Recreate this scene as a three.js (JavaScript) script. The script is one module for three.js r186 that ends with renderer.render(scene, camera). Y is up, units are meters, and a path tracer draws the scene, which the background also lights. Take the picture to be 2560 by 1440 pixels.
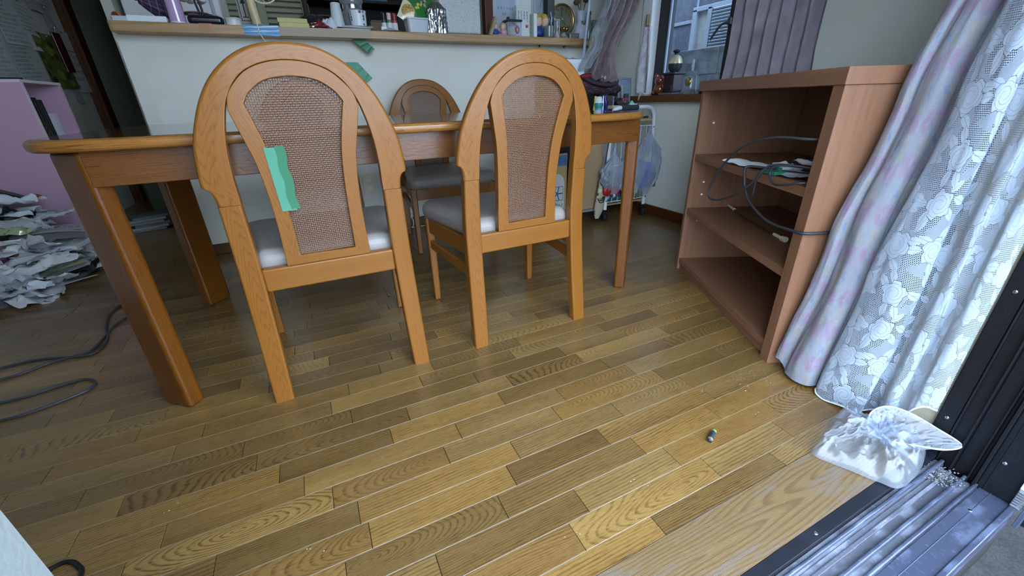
import * as THREE from 'three';
import { RectAreaLightUniformsLib } from 'three/addons/lights/RectAreaLightUniformsLib.js';
import { RoundedBoxGeometry } from 'three/addons/geometries/RoundedBoxGeometry.js';
import { mergeGeometries, mergeVertices } from 'three/addons/utils/BufferGeometryUtils.js';
import { MarchingCubes } from 'three/addons/objects/MarchingCubes.js';

// ------------------------------------------------------------------ camera, sky, exposure
const scene = new THREE.Scene();
const camera = new THREE.PerspectiveCamera(70.454, 2560 / 1440, 0.02, 60);
camera.position.set(0, 0.77, 0);
camera.rotation.set(-0.43231, -0.43866, -0.027957, 'YXZ');
const renderer = new THREE.WebGLRenderer();
renderer.toneMapping = THREE.LinearToneMapping;
renderer.toneMappingExposure = 9;
renderer.shadowMap.enabled = true;
RectAreaLightUniformsLib.init();
scene.background = new THREE.Color().setRGB(0.74, 0.92, 1.16);   // even overcast sky, lights the room through the open sliding door and the window
// ------------------------------------------------------------------ helpers
const rng = (s) => () => { s = (s + 0x6d2b79f5) | 0; let t = Math.imul(s ^ (s >>> 15), 1 | s); t = (t + Math.imul(t ^ (t >>> 7), 61 | t)) ^ t; return ((t ^ (t >>> 14)) >>> 0) / 4294967296; };
const R = rng(7), V = (x, y, z) => new THREE.Vector3(x, y, z), lerp = (a, b, t) => a + (b - a) * t, clamp = (x, a = 0, b = 1) => Math.min(b, Math.max(a, x));
const sstep = (x, a, b) => { const t = clamp((x - a) / (b - a)); return t * t * (3 - 2 * t); };
const used = {};
const numbered = (n) => { const k = used[n] = (used[n] ?? -1) + 1; return k ? n + '_' + String(k).padStart(3, '0') : n; };
function tag(o, label, category, group, kind) {
  if (label) o.userData.label = label; if (category) o.userData.category = category;
  if (group) o.userData.group = group; if (kind) o.userData.kind = kind; return o;
}
function thing(name, label, category, [x, y, z] = [0, 0, 0], turn = 0, group) {
  const o = new THREE.Group(); o.name = numbered(name); scene.add(o); o.position.set(x, y, z); o.rotation.y = turn; return tag(o, label, category, group);
}
function part(parent, name, geo, mat, label) {
  const m = new THREE.Mesh(Array.isArray(geo) ? merge(geo) : geo, mat); m.name = name; m.castShadow = m.receiveShadow = true; parent.add(m); if (label) m.userData.label = label; return m;
}
function solo(name, label, category, geo, mat, group) { const m = part(scene, numbered(name), geo, mat); return tag(m, label, category, group); }
function struct(name, geo, mat, parent = scene) { const m = part(parent, name, geo, mat); if (parent === scene) m.userData.kind = 'structure'; return m; }
function sgroup(name) { const g = new THREE.Group(); g.name = name; g.userData.kind = 'structure'; scene.add(g); return g; }
function dup(root, pos, turn, label, group) {
  const r = root.clone(); r.name = numbered(root.name.replace(/_\d\d\d$/, '')); scene.add(r); r.userData = { ...root.userData };
  if (pos) r.position.set(...pos); if (turn !== undefined) r.rotation.y = turn; if (label) r.userData.label = label; if (group) r.userData.group = group; return r;
}
function merge(list) {
  return mergeGeometries(list.map((g) => { g = g.index ? g.toNonIndexed() : g; for (const k of Object.keys(g.attributes)) if (!['position', 'normal', 'uv'].includes(k)) g.deleteAttribute(k); if (!g.attributes.uv) g.setAttribute('uv', new THREE.Float32BufferAttribute(new Float32Array(g.attributes.position.count * 2), 2)); return g; }));
}
// uv in metres by facing; u runs along the grain axis
function wuv(geo, grain = 'y', ou = 0, ov = 0, s = 1) {
  const g = geo.index ? geo.toNonIndexed() : geo, p = g.attributes.position, uv = new Float32Array(p.count * 2), a = V(0, 0, 0), b = V(0, 0, 0), c = V(0, 0, 0);
  const gi = 'xyz'.indexOf(grain);
  for (let i = 0; i < p.count; i += 3) {
    a.fromBufferAttribute(p, i); b.fromBufferAttribute(p, i + 1); c.fromBufferAttribute(p, i + 2);
    const n = b.clone().sub(a).cross(c.clone().sub(a)), m = [Math.abs(n.x), Math.abs(n.y), Math.abs(n.z)];
    let k = m.indexOf(Math.max(...m)), ui = gi, vi;
    if (k === gi) { ui = (gi + 1) % 3; vi = (gi + 2) % 3; } else vi = 3 - gi - k;
    [a, b, c].forEach((q, j) => { const t = q.toArray(); uv[(i + j) * 2] = t[ui] * s + ou; uv[(i + j) * 2 + 1] = t[vi] * s + ov + k * 0.217; });
  }
  g.setAttribute('uv', new THREE.BufferAttribute(uv, 2)); return g;
}
const rb = (w, h, d, r = 0.003, x = 0, y = 0, z = 0, seg = 2) => new RoundedBoxGeometry(w, h, d, seg, Math.min(r, w / 2.01, h / 2.01, d / 2.01)).translate(x, y, z);
const span = (x0, x1, y0, y1, z0, z1, r = 0.003) => rb(x1 - x0, y1 - y0, z1 - z0, r, (x0 + x1) / 2, (y0 + y1) / 2, (z0 + z1) / 2);
const box = (x0, x1, y0, y1, z0, z1) => new THREE.BoxGeometry(x1 - x0, y1 - y0, z1 - z0).translate((x0 + x1) / 2, (y0 + y1) / 2, (z0 + z1) / 2);
const curve = (pts, closed = false, t = 0.5) => new THREE.CatmullRomCurve3(pts.map((p) => V(...p)), closed, 'catmullrom', t);
const tube = (pts, r, seg = 40, rad = 8, closed = false) => new THREE.TubeGeometry(curve(pts, closed), seg, r, rad, closed);
const rod = (a, b, r, rad = 10, r2) => { const A = V(...a), B = V(...b), g = new THREE.CylinderGeometry(r2 ?? r, r, A.distanceTo(B), rad, 1); g.applyQuaternion(new THREE.Quaternion().setFromUnitVectors(V(0, 1, 0), B.clone().sub(A).normalize())); return g.translate(...A.add(B).multiplyScalar(0.5).toArray()); };
const lathe = (prof, seg = 28) => new THREE.LatheGeometry(prof.map(([r, y]) => new THREE.Vector2(Math.max(r, 0.0001), y)), seg);
const ball = (r, x, y, z, sx = 1, sy = 1, sz = 1, s = 16) => new THREE.SphereGeometry(r, s, Math.ceil(s * 0.7)).scale(sx, sy, sz).translate(x, y, z);
function rshape(pts, r) {   // polygon with rounded corners
  const s = new THREE.Shape(), n = pts.length, P = pts.map((p) => new THREE.Vector2(p[0], p[1]));
  for (let i = 0; i < n; i++) {
    const a = P[(i + n - 1) % n], b = P[i], c = P[(i + 1) % n], ri = Array.isArray(r) ? r[i] : r;
    const u = a.clone().sub(b), w = c.clone().sub(b), k = Math.min(ri, u.length() / 2.1, w.length() / 2.1), p = b.clone().addScaledVector(u.normalize(), k), q = b.clone().addScaledVector(w.normalize(), k);
    if (i) s.lineTo(p.x, p.y); else s.moveTo(p.x, p.y); s.quadraticCurveTo(b.x, b.y, q.x, q.y);
  }
  s.closePath(); return s;
}
const ext = (shape, depth, bev = 0.002, seg = 2, cs = 8) => new THREE.ExtrudeGeometry(shape, { depth: Math.max(depth - 2 * bev, 0.0002), bevelEnabled: bev > 0, bevelSize: bev, bevelThickness: bev, bevelOffset: -bev, bevelSegments: seg, curveSegments: cs }).translate(0, 0, bev);
// a plank bent along two edge lines, with rounded long edges
function ribbon(outer, inner, zc, T, bev, closed = false, ou = 0, ov = 0, bevI = bev) {
  const n = outer.length, sec = [], K = 3, pos = [], nor = [], uv = [], idx = [];
  let len = 0;
  const corners = [[1, 1, 0], [-1, 1, 90], [-1, -1, 180], [1, -1, 270]];
  for (const [sx, sz, a0] of corners) for (let k = 0; k <= K; k++) { const a = (a0 + 90 * k / K) * Math.PI / 180; sec.push([sx, sz, Math.cos(a), Math.sin(a)]); }
  const M = sec.length;
  const rows = closed ? n + 1 : n;
  for (let i = 0; i < rows; i++) {
    const o = outer[i % n], q = inner[i % n], W = Math.hypot(o[0] - q[0], o[1] - q[1]), dx = (o[0] - q[0]) / W, dy = (o[1] - q[1]) / W, cx = (o[0] + q[0]) / 2, cy = (o[1] + q[1]) / 2, b = Math.min(bev, W / 2, T / 2);
    if (i) { const o1 = outer[(i - 1) % n], q1 = inner[(i - 1) % n]; len += Math.hypot(cx - (o1[0] + q1[0]) / 2, cy - (o1[1] + q1[1]) / 2); }
    let per = 0, last; const bi = Math.min(bevI, b);
    for (let j = 0; j <= M; j++) {
      const [sx, sz, c, s] = sec[j % M], e = sx < 0 ? bi : b, u = sx * (W / 2 - e) + e * c, z = sz * (T / 2 - e) + e * s;
      if (last) per += Math.hypot(u - last[0], z - last[1]); last = [u, z];
      const x = cx + dx * u, y = cy + dy * u;
      pos.push(x, y, zc(y) + z); nor.push(dx * c, dy * c, s); uv.push(len + ou, per + ov);
    }
  }
  const S = M + 1, a0 = outer[0], a1 = outer[1], b0 = inner[0], flip = (a1[0] - a0[0]) * (a0[1] - b0[1]) - (a1[1] - a0[1]) * (a0[0] - b0[0]) > 0;
  for (let i = 0; i < rows - 1; i++) for (let j = 0; j < M; j++) { const a = i * S + j, b = a + 1, c = a + S, d = c + 1; if (flip) idx.push(a, b, c, b, d, c); else idx.push(a, c, b, b, c, d); }
  if (!closed) for (const [i, f] of [[0, 1], [rows - 1, 0]]) for (let j = 1; j < M - 1; j++) idx.push(...((f ? !flip : flip) ? [i * S, i * S + j, i * S + j + 1] : [i * S, i * S + j + 1, i * S + j]));
  const g = new THREE.BufferGeometry(); g.setAttribute('position', new THREE.Float32BufferAttribute(pos, 3)); g.setAttribute('normal', new THREE.Float32BufferAttribute(nor, 3)); g.setAttribute('uv', new THREE.Float32BufferAttribute(uv, 2)); g.setIndex(idx); return g;
}
function grid(nu, nv, f, fuv) {   // surface from f(u,v) -> [x,y,z]
  const pos = [], uv = [], idx = [];
  for (let j = 0; j <= nv; j++) for (let i = 0; i <= nu; i++) { const u = i / nu, v = j / nv; pos.push(...f(u, v)); uv.push(...(fuv ? fuv(u, v) : [u, v])); }
  for (let j = 0; j < nv; j++) for (let i = 0; i < nu; i++) { const a = j * (nu + 1) + i, b = a + 1, c = a + nu + 1, d = c + 1; idx.push(a, b, c, b, d, c); }
  const g = new THREE.BufferGeometry(); g.setAttribute('position', new THREE.Float32BufferAttribute(pos, 3)); g.setAttribute('uv', new THREE.Float32BufferAttribute(uv, 2)); g.setIndex(idx); g.computeVertexNormals(); return g;
}
// noise
const LAT = new Float32Array(65536); { const r = rng(99); for (let i = 0; i < 65536; i++) LAT[i] = r(); }
function vn(x, y) { const ix = Math.floor(x), iy = Math.floor(y), fx = x - ix, fy = y - iy, u = fx * fx * (3 - 2 * fx), w = fy * fy * (3 - 2 * fy), a = ix & 255, b = (ix + 1) & 255, c = (iy & 255) << 8, d = ((iy + 1) & 255) << 8; return lerp(lerp(LAT[a | c], LAT[b | c], u), lerp(LAT[a | d], LAT[b | d], u), w); }
const fbm = (x, y, o = 4) => { let s = 0, a = 0.5, t = 0; for (let i = 0; i < o; i++) { s += a * vn(x, y); t += a; a *= 0.5; x = x * 2.03 + 17.3; y = y * 2.03 + 9.1; } return s / t; };
function tex(w, h, f, srgb = true) {
  const d = new Uint8Array(w * h * 4);
  for (let y = 0; y < h; y++) for (let x = 0; x < w; x++) { const c = f(x, y), k = (y * w + x) * 4; d[k] = clamp(c[0], 0, 255); d[k + 1] = clamp(c[1], 0, 255); d[k + 2] = clamp(c[2], 0, 255); d[k + 3] = c[3] === undefined ? 255 : c[3]; }
  const t = new THREE.DataTexture(d, w, h); t.wrapS = t.wrapT = THREE.RepeatWrapping; t.magFilter = THREE.LinearFilter; t.minFilter = THREE.LinearMipmapLinearFilter; t.generateMipmaps = true; if (srgb) t.colorSpace = THREE.SRGBColorSpace; t.needsUpdate = true; return t;
}
function ctex(w, h, draw, wrap = false) {
  const c = document.createElement('canvas'); c.width = w; c.height = h; draw(c.getContext('2d'), w, h); const t = new THREE.CanvasTexture(c); t.colorSpace = THREE.SRGBColorSpace; if (wrap) t.wrapS = t.wrapT = THREE.RepeatWrapping; return t;
}
const rep = (t, u, v) => { const c = t.clone(); c.wrapS = c.wrapT = THREE.RepeatWrapping; c.repeat.set(u, v); c.needsUpdate = true; return c; };
const std = (color, roughness = 0.6, o = {}) => new THREE.MeshStandardMaterial({ color, roughness, ...o });
const phy = (color, roughness = 0.5, o = {}) => new THREE.MeshPhysicalMaterial({ color, roughness, ...o });
// unreadable small print: rows of little brush strokes
function glyphs(c, x, y, size, n, dir, r, color = '#333', lw = 0.09) {
  c.strokeStyle = color; c.lineWidth = size * lw;
  for (let i = 0; i < n; i++) {
    const gx = x + (dir === 'h' ? i * size * 1.15 : 0), gy = y + (dir === 'v' ? i * size * 1.15 : 0);
    c.beginPath();
    const k = 2 + Math.floor(r() * 3);
    for (let j = 0; j < k; j++) { const t = (j + 0.5) / k; c.moveTo(gx + size * 0.08, gy + size * (t + (r() - 0.5) * 0.1)); c.lineTo(gx + size * (0.6 + r() * 0.32), gy + size * (t + (r() - 0.5) * 0.1)); }
    const vx = 0.2 + r() * 0.5; c.moveTo(gx + size * vx, gy + size * 0.05); c.lineTo(gx + size * (vx + (r() - 0.5) * 0.2), gy + size * 0.95); if (r() > 0.5) { c.moveTo(gx + size * 0.5, gy + size * 0.5); c.lineTo(gx + size * 0.95, gy + size * 0.95); }
    c.stroke();
  }
}
// ------------------------------------------------------------------ textures
// oak strips: 16 bands, each another board; u = 1 m, v = one board per band
function oak(W, H, bands, light, mid, dark, seed, cath = 0.5) {
  const r = rng(seed), bh = H / bands, B = [];
  for (let b = 0; b < bands; b++) B.push({ c: (r() - 0.5) * 2.2, s: 5 + r() * 9, k: r() < cath ? 0.35 + r() * 0.9 : 0.03 + r() * 0.1, o: r() * 200, p: r(), m: 0.5 + r() * 0.5 });
  return tex(W, H, (x, y) => {
    const b = B[Math.floor(y / bh)], v = (y % bh) / bh, u = x / W;
    const uu = Math.abs(u - 0.5) * 2, wx = fbm(u * 6 + b.o, v * 2.5 + b.o, 3) - 0.5;
    const d = (v - 0.5 + b.c * 0.6) * 2 + wx * (0.22 + 0.55 * b.k), q = Math.sqrt(d * d + (uu * b.k * 4 + wx * 0.4) ** 2);
    const ring = q * b.s * (b.k > 0.3 ? 1 : 1.5) + fbm(u * 7 + b.o, v * 4, 2) * 0.5, rr = ring - Math.floor(ring), late = sstep(rr, 0.55, 0.93) * (1 - sstep(rr, 0.93, 1));
    const pore = sstep(vn(u * 34 + b.o * 3, v * 38 + b.o + wx * 3), 0.62, 0.86), fine = vn(u * 110 + b.o, v * 90), tone = fbm(u * 3 + b.o, v * 1.2 + 5, 3);
    let t = clamp(0.2 + late * 0.55 * b.m + pore * (0.25 + late * 0.35) + (fine - 0.5) * 0.22 + (tone - 0.5) * 0.5);
    return [0, 1, 2].map((i) => (t < 0.5 ? lerp(light[i], mid[i], t * 2) : lerp(mid[i], dark[i], t * 2 - 1)));
  });
}
const floorTex = (() => {   // 16 oak strips, straight grained or with a cathedral figure; u = 1 m, each band one strip
  const r = rng(5), H = 2048, bh = H / 16, B = [];
  for (let b = 0; b < 16; b++) B.push({ cath: r() < 0.4, c: (r() - 0.5) * 1.4, k: 0.5 + r() * 0.8, s: 5 + r() * 3, n: 9 + r() * 8, sl: (r() - 0.5) * 2.4, o: r() * 200, m: 0.55 + r() * 0.45, uc: 0.2 + r() * 0.6 });
  const L = [188, 152, 92], D = [92, 62, 30];
  return tex(2048, H, (x, y) => {
    const b = B[Math.floor(y / bh)], v = (y % bh) / bh, u = x / 2048, wx = fbm(u * 3 + b.o, v * 1.1 + b.o, 2) - 0.5, w2 = fbm(u * 14 + b.o, v * 3 + 7, 2) - 0.5;
    const q = b.cath ? Math.hypot((v - 0.5 + b.c * 0.35) * 2.4 + wx * 0.8, (u - b.uc) * b.k * 7 + wx) * b.s : (v + u * b.sl * 0.5 + wx * 0.5) * b.n;
    const g = q + w2 * 0.35, f = g - Math.floor(g), brk = 0.35 + 0.65 * sstep(vn(u * 26 + b.o, v * 30 + b.o), 0.25, 0.6), line = sstep(f, 0.45, 0.78) * (1 - sstep(f, 0.84, 0.98)) * brk;
    const pore = sstep(vn(u * 46 + b.o * 3, v * 60 + b.o), 0.66, 0.88), fine = vn(u * 160 + b.o, v * 120), tone = fbm(u * 2.5 + b.o, v + 5, 3);
    const t = clamp(0.12 + line * 0.62 * b.m + pore * 0.2 + (fine - 0.5) * 0.2 + (tone - 0.5) * 0.42);
    return [0, 1, 2].map((i) => lerp(L[i], D[i], t));
  });
})();
const chairTex = oak(1024, 512, 4, [140, 89, 32], [130, 81, 27], [117, 71, 21], 21, 0.3);
const tableTex = oak(1024, 512, 4, [128, 89, 44], [109, 74, 34], [80, 52, 23], 31, 0.5);
const sillTex = tex(2048, 512, (x, y) => {   // flat sawn plank: a few tall cathedral figures, weathered grey in flecks
  const u = x / 2048 * 1.5, v = y / 512, w = fbm(u * 3, v * 1.5, 3) - 0.5; let q = 9;
  for (const [c, o, k] of [[0.2, 0.42, 1.2], [0.74, 0.56, 0.9], [1.2, 0.4, 1.3]]) q = Math.min(q, Math.hypot((v - o) * 1.5 + w * 0.35, (u - c) * k + w * 0.2));
  const g = q * 11 + fbm(u * 9, v * 3 + 7, 2) * 0.5, f = g - Math.floor(g), late = sstep(f, 0.35, 0.85) * (1 - sstep(f, 0.9, 1)), fine = vn(u * 45, v * 150), grey = sstep(fbm(u * 7 + 30, v * 5, 4) + (fine - 0.5) * 0.3, 0.5, 0.68);
  const t = late * 0.55 + (fine - 0.5) * 0.25; return [lerp(lerp(158, 116, t), 152, grey * 0.6), lerp(lerp(130, 90, t), 142, grey * 0.6), lerp(86, 54, t) + grey * 38];
});
const chairMap = rep(chairTex, 0.5, 5), tableMap = rep(tableTex, 0.8, 4);
const bumpWood = tex(1024, 512, (x, y) => { const p = 255 - 150 * sstep(vn(x * 0.09, y * 0.55), 0.62, 0.9) - 60 * vn(x * 0.25, y * 1.1); return [p, p, p]; }, false);
const lamTex = tex(1024, 512, (x, y) => { const a = fbm(x * 0.006, y * 0.22, 3), b = sstep(vn(x * 0.05, y * 0.7), 0.66, 0.9), c = fbm(x * 0.004, y * 0.02 + 40, 2); const t = 0.5 * a + 0.3 * c; return [lerp(184, 138, t) - b * 4, lerp(136, 96, t) - b * 4, lerp(106, 72, t) - b * 3]; });
const paperBump = tex(512, 512, (x, y) => { const p = 128 + 90 * (vn(x * 0.22, y * 0.22) - 0.5) + 70 * (vn(x * 0.5 + 30, y * 0.5) - 0.5); return [p, p, p]; }, false);
const wallTex = tex(1024, 1024, (x, y) => { const s = sstep(vn(x * 0.21 + 7, y * 0.21), 0.985, 0.995) * vn(x * 0.01, y * 0.013), d = fbm(x * 0.012, y * 0.007, 4), k = 226 - 12 * d - 70 * s; return [k - 1, k, k - 7 - 8 * d]; });
const stainTex = tex(512, 512, (x, y) => { const s = sstep(vn(x * 0.05 + 7, y * 0.02), 0.82, 0.95), k = 232 - 75 * s * vn(x * 0.3, y * 0.3) - 10 * fbm(x * 0.02, y * 0.02); return [k, k, k - 4]; });
const alTex = tex(1024, 512, (x, y) => { const d = fbm(x * 0.02, y * 0.09, 5), sp = sstep(vn(x * 0.35, y * 0.35), 0.86, 0.95), dust = sstep(d, 0.45, 0.75); const k = 104 + 42 * dust + 30 * sp; return [k * 0.93, k * 0.97, k * 1.08]; });
const alRough = tex(512, 512, (x, y) => { const k = 90 + 130 * fbm(x * 0.03, y * 0.05, 3); return [k, k, k]; }, false);
const concreteTex = tex(512, 512, (x, y) => { const k = 128 + 60 * (fbm(x * 0.03, y * 0.03, 4) - 0.5) + 40 * (vn(x * 0.6, y * 0.6) - 0.5); return [k, k, k + 3]; });
const weaveBump = tex(512, 512, (x, y) => { const k = 128 + 60 * Math.sin(x * 0.78) * Math.sin(y * 0.78) + 60 * (fbm(x * 0.05, y * 0.05, 3) - 0.5); return [k, k, k]; }, false);
const floralTex = ctex(1024, 1024, (c, w, h) => {
  const r = rng(12); c.fillStyle = '#c6c9d0'; c.fillRect(0, 0, w, h);
  for (let i = 0; i < 5200; i++) { c.strokeStyle = ['rgba(225,229,234,.55)', 'rgba(168,178,196,.45)', 'rgba(206,206,190,.4)'][i % 3]; c.lineWidth = 1.4; const x = r() * w, y = r() * h; c.beginPath(); c.arc(x, y, 3 + r() * 7, r() * 6, r() * 6 + 2); c.stroke(); }
  const bl = (x, y, s, col, n) => { for (let i = 0; i < n; i++) { c.fillStyle = col[Math.floor(r() * col.length)]; c.beginPath(); c.ellipse(x + (r() - 0.5) * s, y + (r() - 0.5) * s, s * (0.16 + r() * 0.2), s * (0.12 + r() * 0.14), r() * 3, 0, 7); c.fill(); } };
  for (let gy = 0; gy < 8; gy++) for (let gx = 0; gx < 7; gx++) {
    const x = (gx + 0.5 + (gy % 2) * 0.5) * w / 7 + (r() - 0.5) * 60, y = (gy + 0.5) * h / 8 + (r() - 0.5) * 60, k = (gx * 2 + gy) % 4;
    const pal = [['rgba(208,172,200,.36)', 'rgba(222,194,212,.36)'], ['rgba(150,174,214,.5)', 'rgba(172,190,222,.4)'], ['rgba(212,178,192,.36)', 'rgba(200,164,194,.34)'], ['rgba(214,210,184,.4)', 'rgba(206,200,190,.4)']][k];
    bl(x, y, k === 1 ? 55 : 105, pal, k === 1 ? 9 : 20);
    c.strokeStyle = k === 1 ? 'rgba(120,150,214,.5)' : 'rgba(196,142,186,.55)'; c.lineWidth = 2.5;
    for (let t = 8; t < (k === 1 ? 20 : 46); t += 7) { c.beginPath(); c.arc(x + (r() - 0.5) * 8, y + (r() - 0.5) * 8, t, r() * 6, r() * 6 + 3.6); c.stroke(); }
    bl(x + 70, y + 30, 40, ['rgba(176,196,190,.3)', 'rgba(160,184,214,.3)'], 6);
  }
  for (let i = 0; i < 4200; i++) { c.strokeStyle = ['rgba(232,234,238,.4)', 'rgba(150,158,178,.26)'][i % 2]; c.lineWidth = 1.5; const x = r() * w, y = r() * h; c.beginPath(); c.arc(x, y, 4 + r() * 9, r() * 6, r() * 6 + 2.4); c.stroke(); }
}, true);
// lace: solid roses and leaves on an open net; holes are alpha
const laceTex = (() => {
  const N = 1024, r = rng(77), F = [], L = [];
  for (let j = 0; j < 3; j++) for (let i = 0; i < 3; i++) { const x = (i + 0.5 + (j % 2) * 0.5) * N / 3 + (r() - 0.5) * 50, y = (j + 0.5) * N / 3 + (r() - 0.5) * 50; F.push([x, y, 92 + r() * 30, r() * 6]); for (let k = 0; k < 5; k++) { const a = r() * 6.28, d = 128 + r() * 50; L.push([x + Math.cos(a) * d, y + Math.sin(a) * d, a + (r() - 0.5), 62 + r() * 24]); } }
  const wr = (d) => d - N * Math.round(d / N);
  return tex(N, N, (x, y) => {
    let s = -1, e = 0;
    for (const [fx, fy, fr, p] of F) { const dx = wr(x - fx), dy = wr(y - fy), d = Math.hypot(dx, dy), a = Math.atan2(dy, dx), R0 = fr * (1 + 0.13 * Math.sin(a * 5 + p) + 0.05 * Math.sin(a * 11)); const q = d / R0; if (q < 1) { s = Math.max(s, 1 - q); const sp = Math.sin(d * 0.21 - a * 2 + p); if (q > 0.25 && sp > 0.95 && ((x * 0.16 + y * 0.13) % 1) > 0.45) e = 1; } else if (q < 1.06 && ((a * 40) % 1 + 1) % 1 > 0.45) e = Math.max(e, 2); }
    if (s < 0) for (const [lx, ly, a, len] of L) { const dx = wr(x - lx), dy = wr(y - ly), u = (dx * Math.cos(a) + dy * Math.sin(a)) / len, v = (-dx * Math.sin(a) + dy * Math.cos(a)) / (len * 0.42); if (u * u + Math.abs(v) * 0.9 < 0.9) { s = 0.5; if (Math.abs(v) < 0.05 && ((u * 9) % 1 + 1) % 1 > 0.5) e = 1; } }
    let a = 255;
    if (s < 0) { const row = Math.floor(y / 13), hx = ((x + (row % 2) * 8) % 16 + 16) % 16 - 8, hy = (y % 13) - 6.5, dense = fbm(x / 128, y / 128, 2); if (dense < 0.56) { if ((hx / 5.6) ** 2 + (hy / 4.4) ** 2 < 1) a = 0; } else if ((((x + y) % 9) + 9) % 9 < 4.2 && (((x - y) % 9) + 9) % 9 < 4.2) a = 0; }
    if (e) a = 0;
    const k = 222 + 26 * (Math.sin(y * 0.9) * 0.5) * (s > 0 ? 1 : 0.3) + (s > 0 ? 6 : -4); return [k - 6, k - 2, k + 4, a];
  });
})();
const taupeTex = tex(512, 512, (x, y) => { const a = fbm(x * 0.04, y * 0.04, 4), b = fbm(x * 0.11, y * 0.09 + 40, 3); return [106 + 44 * a + 40 * b, 104 + 42 * a + 26 * b, 112 + 42 * a + 28 * b]; });

// ------------------------------------------------------------------ materials
const M = {
  wall: std('#ffffff', 0.9, { map: wallTex, bumpMap: paperBump, bumpScale: 0.0006 }),
  wallpaperReturn: std('#b8b09a', 0.9, { map: stainTex, bumpMap: rep(paperBump, 3, 3), bumpScale: 0.0012 }),
  stub: std('#a0a8a8', 0.85, { map: stainTex, bumpMap: paperBump, bumpScale: 0.0006 }),
  ceiling: std('#e6e6e0', 0.95), dimWall: std('#ffffff', 0.9, { map: wallTex, bumpMap: paperBump, bumpScale: 0.0006 }),
  trimWood: std('#d8c09a', 0.45, { map: tableMap }), trimOrange: std('#c09c70', 0.4, { map: tableMap }),
  dark: std('#15110d', 0.8), black: phy('#15161a', 0.45), blackSoft: std('#1b1b20', 0.8), rubber: std('#17171a', 0.6),
  chair: phy('#ffffff', 0.42, { map: chairMap, bumpMap: bumpWood, bumpScale: 0.00015, specularIntensity: 0.55, clearcoat: 0.22, clearcoatRoughness: 0.14 }),
  tableRim: phy('#fff0dc', 0.34, { map: tableMap, bumpMap: bumpWood, bumpScale: 0.0003, clearcoat: 0.25, clearcoatRoughness: 0.15 }),
  table: phy('#d8c0a0', 0.36, { map: tableMap, bumpMap: bumpWood, bumpScale: 0.0003, clearcoat: 0.3, clearcoatRoughness: 0.2 }),
  tableTop: phy('#a89a8c', 0.16, { map: tableMap, clearcoat: 0.6, clearcoatRoughness: 0.06 }),
  tableLeg: phy('#e0c078', 0.36, { map: tableMap, bumpMap: bumpWood, bumpScale: 0.0003, clearcoat: 0.22, clearcoatRoughness: 0.16, specularIntensity: 0.6 }),
  vinyl: phy('#8d8680', 0.36, { bumpMap: rep(paperBump, 2, 2), bumpScale: 0.0002 }),
  cane: std('#6e4e38', 0.36), caneLight: std('#b58a5c', 0.4),
  lam: std('#ccc8c0', 0.5, { map: lamTex }),
  counter: std('#ffffff', 0.45, { map: (() => { return rep(sillTex, 1, 1); })() }),
  cable: std('#2a2d33', 0.45), cableGrey: std('#363940', 0.5), white: std('#e8eaea', 0.5), cream: std('#e4dcc0', 0.5), paper: std('#e6e8ea', 0.8, { side: THREE.DoubleSide }),
  glass: phy('#f4faff', 0.02, { transmission: 1, thickness: 0, ior: 1.5 }), glassThick: phy('#eef6f4', 0.04, { transmission: 1, thickness: 0.01, ior: 1.5 }),
  chrome: std('#c8ccd0', 0.2, { metalness: 1 }), brass: std('#c0a468', 0.3, { metalness: 1 }), foil: std('#c4c8cc', 0.22, { metalness: 1, side: THREE.DoubleSide }),
  alu: std('#ffffff', 0.5, { map: alTex, roughnessMap: alRough, metalness: 0.15 }), aluBlue: std('#b4bdd2', 0.42, { map: alTex, roughnessMap: alRough, metalness: 0.15 }), aluDark: std('#3a3f4e', 0.5, { map: alTex, metalness: 0.2 }),
  pink: std('#c9a5bb', 0.75), pinkEdge: std('#dccfd8', 0.7), bag: phy('#dfe6f0', 0.2, { transmission: 0.84, thickness: 0, side: THREE.DoubleSide }),
  bagClear: phy('#e8eef8', 0.2, { transmission: 0.78, thickness: 0, side: THREE.DoubleSide }),
  concrete: std('#dfe8f4', 0.9, { map: concreteTex }), tape: phy('#5aa383', 0.5, { transmission: 0.2, thickness: 0, side: THREE.DoubleSide }), tapeDark: phy('#3f8560', 0.5, { transmission: 0.2, thickness: 0, side: THREE.DoubleSide }),
  lace: std('#bcc6d0', 0.85, { map: rep(laceTex, 1, 1), alphaTest: 0.5, side: THREE.DoubleSide }), floral: std('#b0b2b8', 0.8, { map: floralTex, bumpMap: rep(weaveBump, 2, 2), bumpScale: 0.0006, side: THREE.DoubleSide }),
  taupe: std('#ffffff', 0.85, { map: rep(taupeTex, 0.49, 0.49), bumpMap: weaveBump, bumpScale: 0.0005, side: THREE.DoubleSide }),
};
M.tableRim.color.setRGB(1.45, 1.3, 1.05);
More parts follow.
